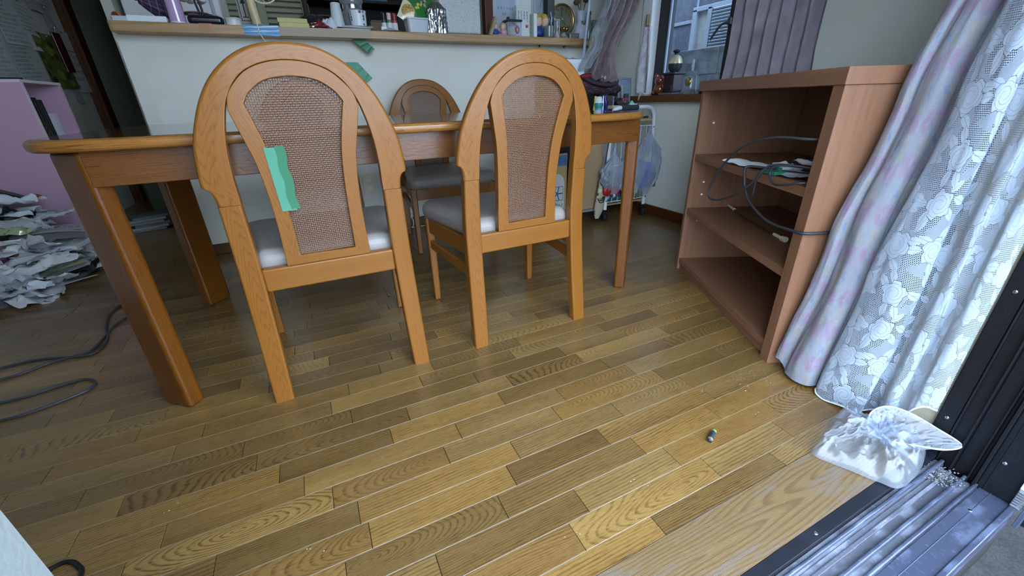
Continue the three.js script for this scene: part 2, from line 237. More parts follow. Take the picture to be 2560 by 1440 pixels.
// ------------------------------------------------------------------ the setting
const RX = 2.125, CZ = -2.76;                        // right wall face, half wall face
{ // floor: strips 62 mm wide in three alternating lengths
  const floor = sgroup('floor'), W = 0.0620, Z0 = -0.3858, LEN = [0.362, 0.255, 0.308];
  const geos = {};
  const board = (L, wd, v) => {
    const key = L + '_' + wd + '_' + v; if (geos[key]) return geos[key];
    const g = 0.0007, c = 0.0006, T = 0.004, x0 = 0.0006, x1 = L - 0.0006, z0 = g, z1 = wd - g, b = v % 16, off = (v * 0.377) % 0.62;
    const P = [[x0 + c, 0, z0 + c], [x1 - c, 0, z0 + c], [x1 - c, 0, z1 - c], [x0 + c, 0, z1 - c], [x0, -c * 0.8, z0], [x1, -c * 0.8, z0], [x1, -c * 0.8, z1], [x0, -c * 0.8, z1], [x0, -T, z0], [x1, -T, z0], [x1, -T, z1], [x0, -T, z1]];
    const Q = [[0, 3, 2, 1], [4, 0, 1, 5], [5, 1, 2, 6], [6, 2, 3, 7], [7, 3, 0, 4], [8, 4, 5, 9], [9, 5, 6, 10], [10, 6, 7, 11], [11, 7, 4, 8]];
    const pos = [], uv = [];
    for (const q of Q) for (const k of [0, 1, 2, 0, 2, 3]) { const p = P[q[k]]; pos.push(...p); uv.push(p[0] / 1.0 + off, (b + 0.06 + 0.88 * clamp(p[2] / 0.062)) / 16); }
    const G = new THREE.BufferGeometry(); G.setAttribute('position', new THREE.Float32BufferAttribute(pos, 3)); G.setAttribute('uv', new THREE.Float32BufferAttribute(uv, 2)); G.computeVertexNormals(); return geos[key] = G;
  };
  const fm = [[1, 1, 1], [0.78, 0.76, 0.72], [1.2, 1.16, 1.04], [0.95, 0.86, 0.76], [0.74, 0.7, 0.67], [1.1, 1.0, 0.84]].map((c) => { const m = phy('#ffffff', 0.34, { map: floorTex, bumpMap: bumpWood, bumpScale: 0.00012, clearcoat: 0.5, clearcoatRoughness: 0.17 }); m.color.setRGB(c[0] * 0.52, c[1] * 0.53, c[2] * 0.53); return m; });
  // where a joint was read off the photograph, and the order of lengths after it
  const K = { 0: [0.32, 0, 1, 2], 1: [0.064, 2, 1, 0], 2: [-0.09, 2, 0, 1], 3: [-0.04, 2, 1, 0], 4: [-0.309, 1, 0, 2], 5: [-0.462, 0, 1, 2], 6: [-0.411, 1, 0, 2], 7: [-0.569, 0, 1, 2], 8: [-0.513, 1, 0, 2], 9: [-0.599, 2, 1, 0], 10: [-0.445, 0, 1, 2], 11: [-0.701, 2, 0, 1], 12: [-0.547, 0, 1, 2], 13: [-0.809, 2, 1, 0], 14: [-0.636, 2, 1, 0], 15: [-0.117, 1, 2, 0], 16: [-0.739, 2, 1, 0], 17: [0.037, 0, 1, 2], 20: [-0.476, 0, 1, 2], 21: [-0.732, 2, 0, 1], '-1': [0.475, 0, 1, 2] };
  const r = rng(4), all = [];
  for (let row = -1; row < 74; row++) {
    const k = K[row] ?? [r() * 0.9 - 0.5, ...(row % 2 ? [0, 1, 2] : [1, 0, 2])], o = k.slice(1);
    const z1 = row < 0 ? -0.342 : Z0 - W * row, wd = row < 0 ? 0.0438 : W, z0 = row < 0 ? Z0 : z1 - W;
    let x = k[0]; const js = []; let i = 0; while (x < RX) { js.push([x, LEN[o[i % 3]]]); x += LEN[o[i % 3]]; i++; }
    x = k[0]; i = 2; while (x > -1.5) { const L = LEN[o[((i % 3) + 3) % 3]]; x -= L; js.push([x, L]); i--; }
    for (const [a, L] of js) all.push([a, L, z0, wd, Math.floor(r() * 48), Math.floor(r() * fm.length)]);
  }
  const seen = (a) => { const p = V(a[0] + a[1] / 2, 0, a[2] + 0.03).applyMatrix4(inv), w = -p.z; if (w < 0.1) return 1e9; const sx = p.x / w / 1.2555, sy = p.y / w / 0.7062; return (Math.abs(sx) < 1.22 && Math.abs(sy) < 1.15 ? 0 : 1e6) + w; };
  camera.updateMatrixWorld(); const inv = camera.matrixWorld.clone().invert();
  all.sort((a, b) => seen(a) - seen(b));
  const rest = [];
  all.forEach((a, n) => {
    const g = board(a[1], a[3], a[4]);
    if (n < 300) { const m = part(floor, 'floorboard', g, fm[a[5]]); m.position.set(a[0], 0, a[2]); }
    else rest.push(g.clone().translate(a[0], 0, a[2]));
  });
  part(floor, 'floorboard_field', rest, fm[0]).userData.kind = 'stuff';
  const fill = []; for (let row = 0; row < 60; row++) fill.push(box(-1.5, RX, -0.003, -0.0003, Z0 - W * row - 0.0007, Z0 - W * row + 0.0007));
  part(floor, 'joint_filler', fill, std('#8a7c66', 0.75));
  part(floor, 'subfloor', box(-1.62, RX + 0.12, -0.12, -0.004, -8.2, -0.342), M.dark);
}
// walls
struct('wall_right', [box(RX, RX + 0.12, 0, 0.75, -5.2, -0.0), box(RX, RX + 0.12, 1.95, 2.4, -5.2, 0), box(RX, RX + 0.12, 0.75, 1.95, -5.2, -4.5), box(RX, RX + 0.12, 0.75, 1.05, -4.5, -3.3), box(RX, RX + 0.12, 0.75, 1.95, -3.3, -2.345), box(RX, RX + 0.12, 0.75, 1.95, -1.45, 0)].map((g) => wuv(g, 'y', 0, 0, 0.7)), M.wall);
struct('wall_south', [box(1.185, RX, 0, 2.4, -0.342, 0.02), box(-0.25, 1.185, 2.05, 2.4, -0.342, 0.02)].map((g) => wuv(g, 'y', 0, 0, 0.7)), M.wallpaperReturn);
struct('wall_south_left', wuv(box(-1.6, -0.25, 0, 2.4, -0.342, 0.02), 'y', 0, 0, 2.2), M.stub);
struct('wall_left', wuv(box(-1.62, -1.5, 0, 2.4, -8.2, -0.342), 'y', 0, 0, 0.7), M.dimWall);
struct('wall_half', wuv(box(-0.683, RX, 0, 1.089, -2.9, CZ), 'y', 0, 0, 0.7), M.wall);
struct('wall_pass_through', wuv(box(1.257, RX, 1.13, 2.4, -2.9, -2.852), 'y', 0, 0, 0.7), M.wall);
struct('wall_back', wuv(box(-0.9, RX + 0.1, 0, 2.4, -5.25, -4.98), 'y', 0, 0, 0.7), M.wall);
struct('wall_passage', [box(-0.9, -0.85, 0, 2.4, -8.0, -3.6), box(-1.6, -0.85, 0, 2.4, -8.2, -8.0)].map((g) => wuv(g, 'y', 0, 0, 0.7)), M.wall);
struct('ceiling', box(-1.62, RX + 0.12, 2.4, 2.5, -8.2, 0.02), M.ceiling);
struct('trim_1', wuv(span(1.201, 1.257, 1.13, 2.4, -2.9, -2.845, 0.004), 'y'), M.trimOrange);          // wooden post of the pass-through
struct('trim_2', wuv(span(-1.51, -1.44, 0, 2.4, -5.0, -4.86, 0.004), 'y'), M.trimWood);             // dark door post at the passage
struct('trim_3', wuv(span(-1.5, -1.462, 0, 2.05, -4.86, -4.84, 0.003), 'y'), M.trimWood);
struct('baseboard_right', [wuv(span(RX - 0.012, RX, 0, 0.06, -2.76, -0.342, 0.003), 'z'), wuv(span(RX - 0.016, RX, 0.06, 0.068, -2.76, -0.342, 0.002), 'z')], M.trimOrange);
struct('baseboard_half', [wuv(span(-0.683, RX - 0.012, 0, 0.06, CZ, CZ + 0.012, 0.003), 'x'), wuv(span(-0.683, RX - 0.012, 0.05, 0.06, CZ, CZ + 0.015, 0.002), 'x')], M.trimWood);
struct('baseboard_south', [wuv(span(1.185, RX - 0.012, 0, 0.05, -0.356, -0.342, 0.003), 'x'), wuv(span(1.172, 1.185, 0, 0.05, -0.356, -0.235, 0.003), 'z')], M.trimOrange);
// sliding door: wooden inner sill, aluminium rails and black jamb
{
  const s = sgroup('door_1');
  const sill = grid(60, 6, (u, v) => [lerp(-0.25, 1.172, u), 0.0015, lerp(-0.341, -0.229, v)], (u, v) => [u * 0.95, 0.02 + v * 0.96]);
  part(s, 'sill_board', sill, phy('#bebab4', 0.5, { map: sillTex, bumpMap: bumpWood, bumpScale: 0.0003 }), 'pale weathered wooden sill board with cathedral grain');
  part(s, 'sill_board', wuv(box(-0.25, 1.172, -0.03, 0.0005, -0.341, -0.229), 'x'), M.trimWood);
  const bar = (name, z0, z1, y0, y1, m, r = 0.002) => part(s, name, wuv(span(-0.25, 1.172, y0, y1, z0, z1, r), 'x', R(), R()), m);
  bar('flange', -0.229, -0.206, -0.03, 0.001, M.aluDark, 0.001); bar('channel', -0.206, -0.19, -0.06, -0.013, M.alu);
  for (const [z, h] of [[-0.194, -0.004], [-0.153, -0.012], [-0.134, -0.016]]) bar('rail', z - 0.0035, z + 0.0035, -0.05, h, M.aluBlue, 0.003);
  bar('rail', -0.180, -0.172, -0.05, -0.022, M.alu, 0.002);
  bar('channel', -0.19, -0.128, -0.06, -0.026, M.alu); bar('sill_plate', -0.129, -0.079, -0.06, -0.022, M.aluBlue); bar('sill_lip', -0.081, -0.071, -0.075, -0.018, M.aluBlue);
  part(s, 'sill_line', span(-0.25, 1.172, -0.0225, -0.0212, -0.111, -0.1095, 0.0006), M.aluBlue);
  for (const [x, y, z] of [[0.73, 0.0012, -0.217], [1.08, -0.0215, -0.112], [0.3, -0.0215, -0.112]]) { const k = part(s, 'screw', lathe([[0, 0.001], [0.0028, 0.0009], [0.004, 0], [0.004, -0.002]], 14), M.chrome); k.position.set(x, y, z); part(k, 'slot', [span(-0.0024, 0.0024, 0.0006, 0.0013, -0.0004, 0.0004, 0.0001)], M.black); }
  // jamb
  const jb = (name, z0, z1, x0, x1, m = M.black) => part(s, name, span(x0, x1, -0.06, 2.05, z0, z1, 0.0015), m);
  const jm = phy('#ffffff', 0.42, { map: rep(alTex, 1, 3), metalness: 0.2 }); jm.color.set('#2c2e36');
  jb('jamb', -0.236, -0.206, 1.172, 1.2, jm); jb('jamb', -0.206, -0.178, 1.178, 1.2, jm); jb('jamb_rib', -0.205, -0.201, 1.168, 1.2, jm); jb('jamb_rib', -0.18, -0.176, 1.164, 1.2, jm); jb('jamb', -0.176, -0.142, 1.18, 1.2, jm); jb('jamb_rib', -0.151, -0.147, 1.168, 1.2, jm); jb('jamb_rib', -0.14, -0.134, 1.162, 1.2, jm); jb('jamb', -0.134, -0.08, 1.171, 1.2, jm); jb('jamb_rib', -0.124, -0.122, 1.1695, 1.2, jm); jb('jamb', -0.06, 0.02, 1.176, 1.2, jm); jb('jamb_rib', -0.064, -0.056, 1.158, 1.2, M.aluBlue);
  for (const [y, z, x] of [[0.41, -0.221, 1.1715], [0.098, -0.221, 1.1715], [0.06, -0.117, 1.1705]]) { const k = part(s, 'screw', lathe([[0, 0.001], [0.0028, 0.0009], [0.004, 0], [0.004, -0.002]], 14).rotateZ(Math.PI / 2), M.chrome); k.position.set(x, y, z); part(k, 'slot', [span(-0.0013, -0.0006, -0.0024, 0.0024, -0.0004, 0.0004, 0.0001)], M.black); }
  part(s, 'jamb', box(-0.262, -0.25, -0.06, 2.05, -0.23, 0.02), M.black);
  part(s, 'header', box(-0.25, 1.172, 2.0, 2.05, -0.23, 0.02), M.black);
  const guide = part(s, 'guide_block', [span(1.163, 1.176, -0.02, 0.065, -0.082, -0.066, 0.002)], std('#8a9096', 0.5)); part(guide, 'spring', [0, 1, 2, 3, 4, 5].map((i) => span(1.16, 1.165, -0.012 + i * 0.006, -0.009 + i * 0.006, -0.081, -0.067, 0.0005)), M.chrome); part(guide, 'pad', span(1.158, 1.165, 0.03, 0.05, -0.082, -0.066, 0.002), M.white);
}
// window in the right wall
{
  const w = sgroup('window_1'), x0 = RX, x1 = RX + 0.1;
  part(w, 'reveal', [span(x0 - 0.006, x1, 0.78, 1.95, -2.345, -2.337, 0.001), span(x0 - 0.006, x1, 0.78, 1.95, -1.458, -1.45, 0.001), span(x0 - 0.006, x1, 1.942, 1.95, -2.345, -1.45, 0.001)], std('#eceff0', 0.5));
  part(w, 'casing', span(x0 - 0.014, x0, 0.78, 2.0, -2.42, -2.337, 0.003), std('#e4e8ea', 0.5));
  part(w, 'sill', wuv(span(x0 - 0.045, x1, 0.733, 0.772, -2.47, -1.4, 0.004), 'z'), M.trimWood);
  const f = part(w, 'frame', [span(x1 - 0.05, x1, 0.772, 1.95, -2.337, -2.25, 0.003), span(x1 - 0.05, x1, 0.772, 0.80, -2.337, -1.45, 0.003), span(x1 - 0.05, x1, 1.9, 1.95, -2.337, -1.45, 0.003), span(x1 - 0.05, x1, 0.772, 1.95, -1.53, -1.45, 0.003)], M.black);
  part(f, 'seal', [span(x1 - 0.052, x1 - 0.04, 0.80, 1.9, -2.25, -2.238, 0.002), span(x1 - 0.052, x1 - 0.04, 0.8, 1.9, -1.79, -1.775, 0.002)], std('#9fb2c4', 0.5));
  part(w, 'mullion', span(x1 - 0.055, x1, 0.772, 1.95, -1.81, -1.755, 0.003), M.black);
  part(w, 'pane', box(x1 - 0.03, x1 - 0.026, 0.80, 1.9, -2.25, -1.8), M.glass); part(w, 'pane', box(x1 - 0.03, x1 - 0.026, 0.80, 1.9, -1.76, -1.53), M.glass);
  const h = part(w, 'handle', [tube([[x1 - 0.075, 1.115, -1.795], [x1 - 0.085, 1.105, -1.83], [x1 - 0.08, 1.07, -1.87], [x1 - 0.075, 1.045, -1.895]], 0.006, 20, 8), rb(0.03, 0.035, 0.022, 0.006, x1 - 0.065, 1.118, -1.79)], std('#3c4048', 0.4)); h.castShadow = true;
}
{ // kitchen window, seen only by its light on the refrigerator and the papers
  const w = sgroup('window_2'), x = RX + 0.06; for (const [a, b, c, d] of [[1.05, 1.09, -4.5, -3.3], [1.91, 1.95, -4.5, -3.3], [1.05, 1.95, -4.5, -4.46], [1.05, 1.95, -3.34, -3.3], [1.05, 1.95, -3.92, -3.88]]) part(w, 'frame', span(x, x + 0.04, a, b, c, d, 0.003), M.black);
  part(w, 'pane', box(x + 0.018, x + 0.022, 1.09, 1.91, -4.46, -3.92), M.glass); part(w, 'pane', box(x + 0.018, x + 0.022, 1.09, 1.91, -3.88, -3.34), M.glass);
}
struct('trim_5', box(RX + 0.12, RX + 0.72, 2.42, 2.5, -5.4, 0.4), std('#8a8c8c', 0.9));   // eave over the side windows
// out of doors
struct('ground', wuv(box(-14, 16, -0.5, -0.42, -18, 24), 'x'), std('#8b8d8c', 0.95, { map: concreteTex }));
{
  const n = thing('neighbour_house', 'grey rendered house wall with louvred shutter seen through the right window', 'house', [3.75, 0, -3.4]);
  part(n, 'wall', box(0, 0.3, -0.42, 4.2, -5, 3.2), std('#8f9cb0', 0.9, { map: rep(concreteTex, 2, 2) }));
  part(n, 'wall_band', [span(-0.012, 0, 1.42, 1.45, -2, 2, 0.003), span(-0.01, 0, -0.4, 4, -0.12, -0.1, 0.002)], std('#7d8794', 0.9));
  const win = part(n, 'window', [span(-0.05, 0, 1.12, 1.52, -0.12, -0.07, 0.004), span(-0.05, 0, 1.12, 1.52, 0.06, 0.11, 0.004), span(-0.05, 0, 1.5, 1.54, -0.12, 0.55, 0.004)], std('#7c8694', 0.6));
  part(win, 'pane', box(-0.02, -0.012, 1.12, 1.5, -0.07, 0.06), std('#8c9290', 0.3));
  const sh = part(n, 'shutter', [span(-0.06, -0.02, 1.1, 1.52, 0.5, 0.55, 0.004)], std('#74808f', 0.6));
  for (let i = 0; i < 15; i++) { const s = part(sh, 'slat', rb(0.03, 0.016, 0.36, 0.003), std('#76828f', 0.6)); s.rotation.z = 0.5; s.position.set(-0.05, 1.13 + i * 0.026, 0.31); }
}
{
  const b = thing('block_wall', 'rough grey concrete block boundary wall outside the right window', 'wall', [3.05, 0, -3]);
  for (let j = 0; j < 8; j++) for (let i = 0; i < 6; i++) part(b, 'block', wuv(rb(0.1, 0.186, 0.386, 0.006, 0, -0.32 + j * 0.19 + (0), -1.1 + i * 0.39 + (j % 2) * 0.195), 'z', R(), R()), M.concrete);
  part(b, 'mortar', box(-0.04, 0.04, -0.42, 1.08, -1.35, 1.3), std('#6d7074', 0.95));
}
// counter shelf on the half wall
{
  const c = thing('counter_shelf', 'long varnished wooden counter shelf on top of the white half wall', 'counter');
  const s = rshape([[-0.672, 2.65], [RX - 0.002, 2.65], [RX - 0.002, 3.02], [-0.672, 3.02]], [0.03, 0.002, 0.002, 0.03]);
  const g = ext(s, 0.041, 0.004).rotateX(-Math.PI / 2).translate(0, 1.089, 0);
  part(c, 'board', wuv(g, 'x', 0, 0, 0.55), phy(new THREE.Color().setRGB(1.35, 1.12, 0.74), 0.42, { map: rep(sillTex, 0.25, 5), bumpMap: bumpWood, bumpScale: 0.0002 }));
  part(c, 'edge_repair', wuv(span(0.0, 0.445, 1.0905, 1.1295, -2.6505, -2.645, 0.0005), 'x'), std('#b0a08a', 0.7), 'pale bare wood filler strip on the front edge');
  for (const [x, y] of [[1.514, 1.089], [1.703, 1.089]]) { const h = part(c, 'hook', lathe([[0.012, 0], [0.012, -0.003], [0.004, -0.004], [0.004, -0.008], [0.006, -0.012]], 14), M.black, 'small dark cup hook under the shelf'); h.position.set(x, y, -2.7); }
}
// ------------------------------------------------------------------ dining table
{
  const t = thing('dining_table', 'large oval-cornered wooden dining table with splayed chamfered legs', 'table', [0.315, 0, -1.665], 0.031);
  const hw = 0.876, hd = 0.455, pts = [];
  const N = 80; for (let i = 0; i < N; i++) { const a = i / N * 2 * Math.PI, c = Math.cos(a), s = Math.sin(a), e = 0.2; pts.push([hw * Math.sign(c) * Math.abs(c) ** e, hd * Math.sign(s) * Math.abs(s) ** e]); }
  const top = ext(new THREE.Shape(pts.map((p) => new THREE.Vector2(...p))), 0.026, 0.011, 4).rotateX(-Math.PI / 2).translate(0, 0.692, 0);
  part(t, 'table_rim', wuv(top, 'x'), M.tableRim);
  const inn = ext(new THREE.Shape(pts.map((p) => new THREE.Vector2(p[0] * 0.985, p[1] * 0.97))), 0.002, 0.0006, 1).rotateX(-Math.PI / 2).translate(0, 0.7165, 0);
  part(t, 'table_top', wuv(inn, 'x', 0.2, 0.3), M.tableTop, 'dark glossy lacquered top panel');
  const ap = (x0, x1, z0, z1, g) => part(t, 'apron', wuv(span(x0, x1, 0.617, 0.694, z0, z1, 0.002), g, R(), R()), M.table);
  ap(-0.766, 0.806, 0.402, 0.424, 'x'); ap(-0.766, 0.806, -0.424, -0.402, 'x'); ap(-0.836, -0.814, -0.34, 0.34, 'z'); ap(0.814, 0.836, -0.34, 0.34, 'z');
  for (const [sx, sz] of [[-1, 1], [1, 1], [-1, -1], [1, -1]]) {
    // slab set across the corner, its outer edges rounded
    const g = wuv(rb(0.1, 0.692, 0.046, 0.011, 0, 0.346, 0, 4), 'y', R(), R());
    const leg = part(t, 'leg', g, M.tableLeg); leg.rotation.y = Math.atan2(sx, sz); leg.position.set(sx * 0.8075 + 0.02, 0, sz * 0.376);
  }
}
// ------------------------------------------------------------------ dining chairs with caned backs
const cr = (pts, n) => new THREE.CatmullRomCurve3(pts.map((p) => V(p[0], p[1], 0)), false, 'centripetal').getPoints(n).map((p) => [p.x, p.y]);
const PY = [0, 0.12, 0.25, 0.38, 0.45, 0.55, 0.65, 0.75, 0.85, 0.95], PZ = [0, -0.012, -0.024, -0.033, -0.033, -0.026, -0.012, 0.006, 0.026, 0.046];
const prof = (y) => { let i = 0; while (i < 8 && y > PY[i + 1]) i++; return lerp(PZ[i], PZ[i + 1], (y - PY[i]) / (PY[i + 1] - PY[i])); };
const HOLE = (y) => { const Y = [0.41, 0.5, 0.58, 0.66, 0.72, 0.778, 0.797, 0.81, 0.82, 0.8265, 0.829], X = [0.069, 0.070, 0.072, 0.078, 0.088, 0.101, 0.088, 0.072, 0.055, 0.030, 0]; if (y <= Y[0] || y >= Y[10]) return 0; let i = 0; while (y > Y[i + 1]) i++; return lerp(X[i], X[i + 1], (y - Y[i]) / (Y[i + 1] - Y[i])); };
function chairParts(c, wood, seatMat, caneMat) {
  const legO = [[-0.2145, 0.5577], [-0.217, 0.44], [-0.219, 0.32], [-0.222, 0.16], [-0.225, 0]], legI = [[-0.166, 0.5577], [-0.1665, 0.44], [-0.168, 0.32], [-0.171, 0.16], [-0.176, 0]];
  const arcO = [[-0.2145, 0.558], [-0.2155, 0.575], [-0.218, 0.588], [-0.224, 0.598], [-0.2325, 0.603], [-0.2335, 0.615], [-0.230, 0.645], [-0.222, 0.69], [-0.205, 0.737], [-0.18, 0.787], [-0.15, 0.828], [-0.112, 0.861], [-0.065, 0.8845], [0, 0.8935]];
  const arcI = [[-0.166, 0.558], [-0.1655, 0.57], [-0.165, 0.58], [-0.165, 0.59], [-0.165, 0.6], [-0.165, 0.61], [-0.163, 0.645], [-0.158, 0.69], [-0.147, 0.74], [-0.131, 0.785], [-0.109, 0.818], [-0.083, 0.84], [-0.045, 0.855], [0, 0.860]];
  const mir = (a) => a.concat(a.slice(0, -1).reverse().map(([x, y]) => [-x, y])), neg = (a) => a.map(([x, y]) => [-x, y]).reverse();
  part(c, 'back_arch', ribbon(cr(mir(arcO), 110), cr(mir(arcI), 110), prof, 0.027, 0.009, false, 0, 0, 0.0018), wood);
  part(c, 'leg', ribbon(cr(legO, 16), cr(legI, 16), prof, 0.034, 0.006, false, 0.4), wood); part(c, 'leg', ribbon(cr(neg(legO), 16), cr(neg(legI), 16), prof, 0.034, 0.006, false, 0.7, 0.3), wood);
  const so = [[-0.106, 0.386], [-0.105, 0.44], [-0.104, 0.5], [-0.1045, 0.54], [-0.106, 0.58], [-0.1115, 0.65], [-0.122, 0.705], [-0.1345, 0.765], [-0.127, 0.793], [-0.1075, 0.818], [-0.082, 0.8395], [-0.0445, 0.8545], [0, 0.8595]];
  const si = [[-0.069, 0.41], [-0.0695, 0.45], [-0.070, 0.5], [-0.071, 0.54], [-0.072, 0.58], [-0.078, 0.66], [-0.088, 0.72], [-0.101, 0.778], [-0.088, 0.797], [-0.072, 0.81], [-0.055, 0.82], [-0.030, 0.8265], [0, 0.829]];
  const full = (a) => { const m = mir(a), s = []; s.push(...cr(m.slice(0, 8), 24), ...cr(m.slice(7, 18), 40).slice(1), ...cr(m.slice(17), 24).slice(1)); const e = s[s.length - 1], b = s[0]; for (let k = 1; k < 6; k++) s.push([lerp(e[0], b[0], k / 6), lerp(e[1], b[1], k / 6)]); return s; };
  part(c, 'splat_frame', ribbon(full(so), full(si), prof, 0.0262, 0.0018, true, 0.2, 0, 0.004), wood);
  const rail = rb(0.338, 0.064, 0.024, 0.006, 0, 0.353, -0.034); part(c, 'back_rail', wuv(rail, 'x', 0.3, 0.1), wood);
  // woven cane: flat strands going over and under each other
  const st = [], P = 0.005, hw = 0.00128;
  const strip = (pts, nx, ny) => { const pos = [], idx = [], nr = []; pts.forEach(([x, y, z], i) => { pos.push(x - nx * hw, y - ny * hw, z, x, y, z + 0.0005, x + nx * hw, y + ny * hw, z); if (i) { const a = 3 * i - 3; idx.push(a, a + 1, a + 3, a + 1, a + 4, a + 3, a + 1, a + 2, a + 4, a + 2, a + 5, a + 4); } }); const g = new THREE.BufferGeometry(); g.setAttribute('position', new THREE.Float32BufferAttribute(pos, 3)); g.setIndex(idx); g.computeVertexNormals(); st.push(g); };
  for (let j = 0; j < 84; j++) { const y = 0.411 + j * P, w = HOLE(y) + 0.004; if (w < 0.012) continue; const i0 = Math.ceil(-w / P), i1 = Math.floor(w / P), p = []; for (let i = i0; i <= i1; i++) p.push([i * P, y, prof(y) + ((i + j) % 2 ? 0.0008 : -0.0008)]); strip(p, 0, 1); }
  for (let i = -20; i <= 20; i++) { const p = []; for (let j = -1; j < 85; j++) { const y = 0.411 + j * P; if (HOLE(clamp(y, 0.4105, 0.8285)) + 0.004 > Math.abs(i * P)) p.push([i * P, y, prof(y) + ((i + j) % 2 ? -0.0008 : 0.0008)]); } if (p.length > 2) strip(p, 1, 0); }
  part(c, 'cane_panel', st, caneMat);
  // seat
  const ss = rshape([[-0.255, 0.465], [-0.18, 0.0], [0.18, 0.0], [0.255, 0.465]].map(([x, y]) => [x, y]), [0.075, 0.03, 0.03, 0.075]);
  const sg = mergeVertices(ext(ss, 0.07, 0.032, 7, 16).rotateX(-Math.PI / 2)), sp = sg.attributes.position;
  for (let i = 0; i < sp.count; i++) { const x = sp.getX(i), y = sp.getY(i), z = sp.getZ(i) + 0.23; sp.setY(i, 0.352 + y + (y > 0.03 ? 0.016 * (1 - clamp((x / 0.24) ** 2)) * (1 - clamp((z / 0.25) ** 2)) : 0)); sp.setZ(i, -0.05 + sp.getZ(i) * 0.9); }
  sg.computeVertexNormals(); part(c, 'seat', sg, seatMat);
  // rails, front legs, stretchers
  for (const s of [-1, 1]) {
    const a = rb(0.022, 0.06, 0.40, 0.004), m = part(c, 'seat_rail', wuv(a, 'z', 0.1 * s), wood); m.position.set(s * 0.200, 0.328, -0.235); m.rotation.y = -s * 0.11;
    const f = rb(0.034, 0.36, 0.034, 0.007); const p = f.attributes.position; for (let i = 0; i < p.count; i++) { const k = lerp(0.72, 1, p.getY(i) / 0.36 + 0.5); p.setX(i, p.getX(i) * k); p.setZ(i, p.getZ(i) * k); }
    part(c, 'leg', wuv(f.translate(s * 0.223, 0.18, -0.428), 'y', 0.3 + s * 0.1), wood);
    const b = rb(0.016, 0.036, 0.40, 0.004), q = part(c, 'stretcher', wuv(b, 'z', 0.5), wood); q.position.set(s * 0.207, 0.25, -0.22); q.rotation.y = -s * 0.085;
  }
  part(c, 'front_rail', wuv(rb(0.42, 0.06, 0.022, 0.004, 0, 0.328, -0.432), 'x', 0.2), wood);
}
const chair1 = thing('dining_chair', 'wooden arch-backed dining chair nearest the camera, green tape on its cane', 'chair', [0, 0, -1.1436], -0.0028, 'caned dining chairs');
chairParts(chair1, M.chair, M.vinyl, M.cane);
const chair2 = dup(chair1, [0.61, 0, -1.143], 0.0135, 'wooden arch-backed dining chair with untaped cane, right of the taped chair', 'caned dining chairs');
const chair3 = thing('dining_chair', 'wooden arch-backed dining chair across the table, back against the white half wall', 'chair', [0.685, 0, -2.60], Math.PI, 'caned dining chairs');
chairParts(chair3, M.chair, M.vinyl, M.cane);
const chair4 = dup(chair3, [0.03, 0, -2.60], Math.PI, 'wooden dining chair across the table, mostly hidden behind the taped chair', 'caned dining chairs');
// tape strips
function tapeStrip(name, label, corners, mat, n = 14, amp = 0.0008, group) {
  const [a, b, c, d] = corners, r = rng(name.length + corners[0][0] * 1000 | 0);
  const g = grid(5, n, (u, v) => { const p = [0, 1, 2].map((k) => lerp(lerp(a[k], b[k], u), lerp(d[k], c[k], u), v)); p[2] += amp * (Math.sin(v * 17 + u * 3) + Math.sin(u * 5 + v * 31)); return p; });
  return solo(name, label, 'tape', g, mat, group);
}
{
  const zc = -1.1436 + 0.0135; const t = thing('masking_tape', 'long strip of translucent green masking tape on the near chair cane', 'tape', [0, 0, -1.1436]);
  part(t, 'tape_layer', grid(5, 20, (u, v) => { const y = lerp(0.684, 0.531, v), x = lerp(-0.088, -0.054, u) + v * 0.004; return [x, y, prof(y) + 0.0146 + 0.0003 * Math.sin(v * 21 + u * 4)]; }), M.tape);
  part(t, 'tape_layer', grid(5, 20, (u, v) => { const y = lerp(0.686, 0.535, v), x = lerp(-0.066, -0.046, u) + v * 0.002 + 0.002 * Math.sin(v * 14); return [x, y, prof(y) + 0.0153 + 0.0003 * Math.sin(v * 40 + u * 7)]; }), M.tapeDark);
}
tapeStrip('masking_tape', 'green tape flap hanging below the counter shelf edge', [[0.344, 1.089, -2.69], [0.41, 1.089, -2.685], [0.460, 1.046, -2.70], [0.428, 1.022, -2.70]], M.tapeDark, 14, 0.0012);
tapeStrip('masking_tape', 'green tape strip stuck on the white wall behind the near chair top', [[0.30, 0.985, -2.755], [0.365, 0.984, -2.75], [0.432, 0.905, -2.748], [0.385, 0.872, -2.75]], M.tape, 14, 0.0012);
tapeStrip('masking_tape', 'wide glossy blue tape wrapped over the counter shelf front edge', [[-0.154, 1.1325, -2.6472], [0.0, 1.1325, -2.6472], [0.0, 1.0885, -2.6472], [-0.154, 1.0885, -2.6472]], phy('#5d93c4', 0.3, { clearcoat: 0.5 }), 12, 0.001);
tapeStrip('masking_tape', 'small brown parcel tape patch on the counter shelf front edge', [[-0.332, 1.131, -2.6472], [-0.279, 1.131, -2.6472], [-0.275, 1.098, -2.6472], [-0.328, 1.098, -2.6472]], phy('#b08458', 0.35), 8, 0.0006);
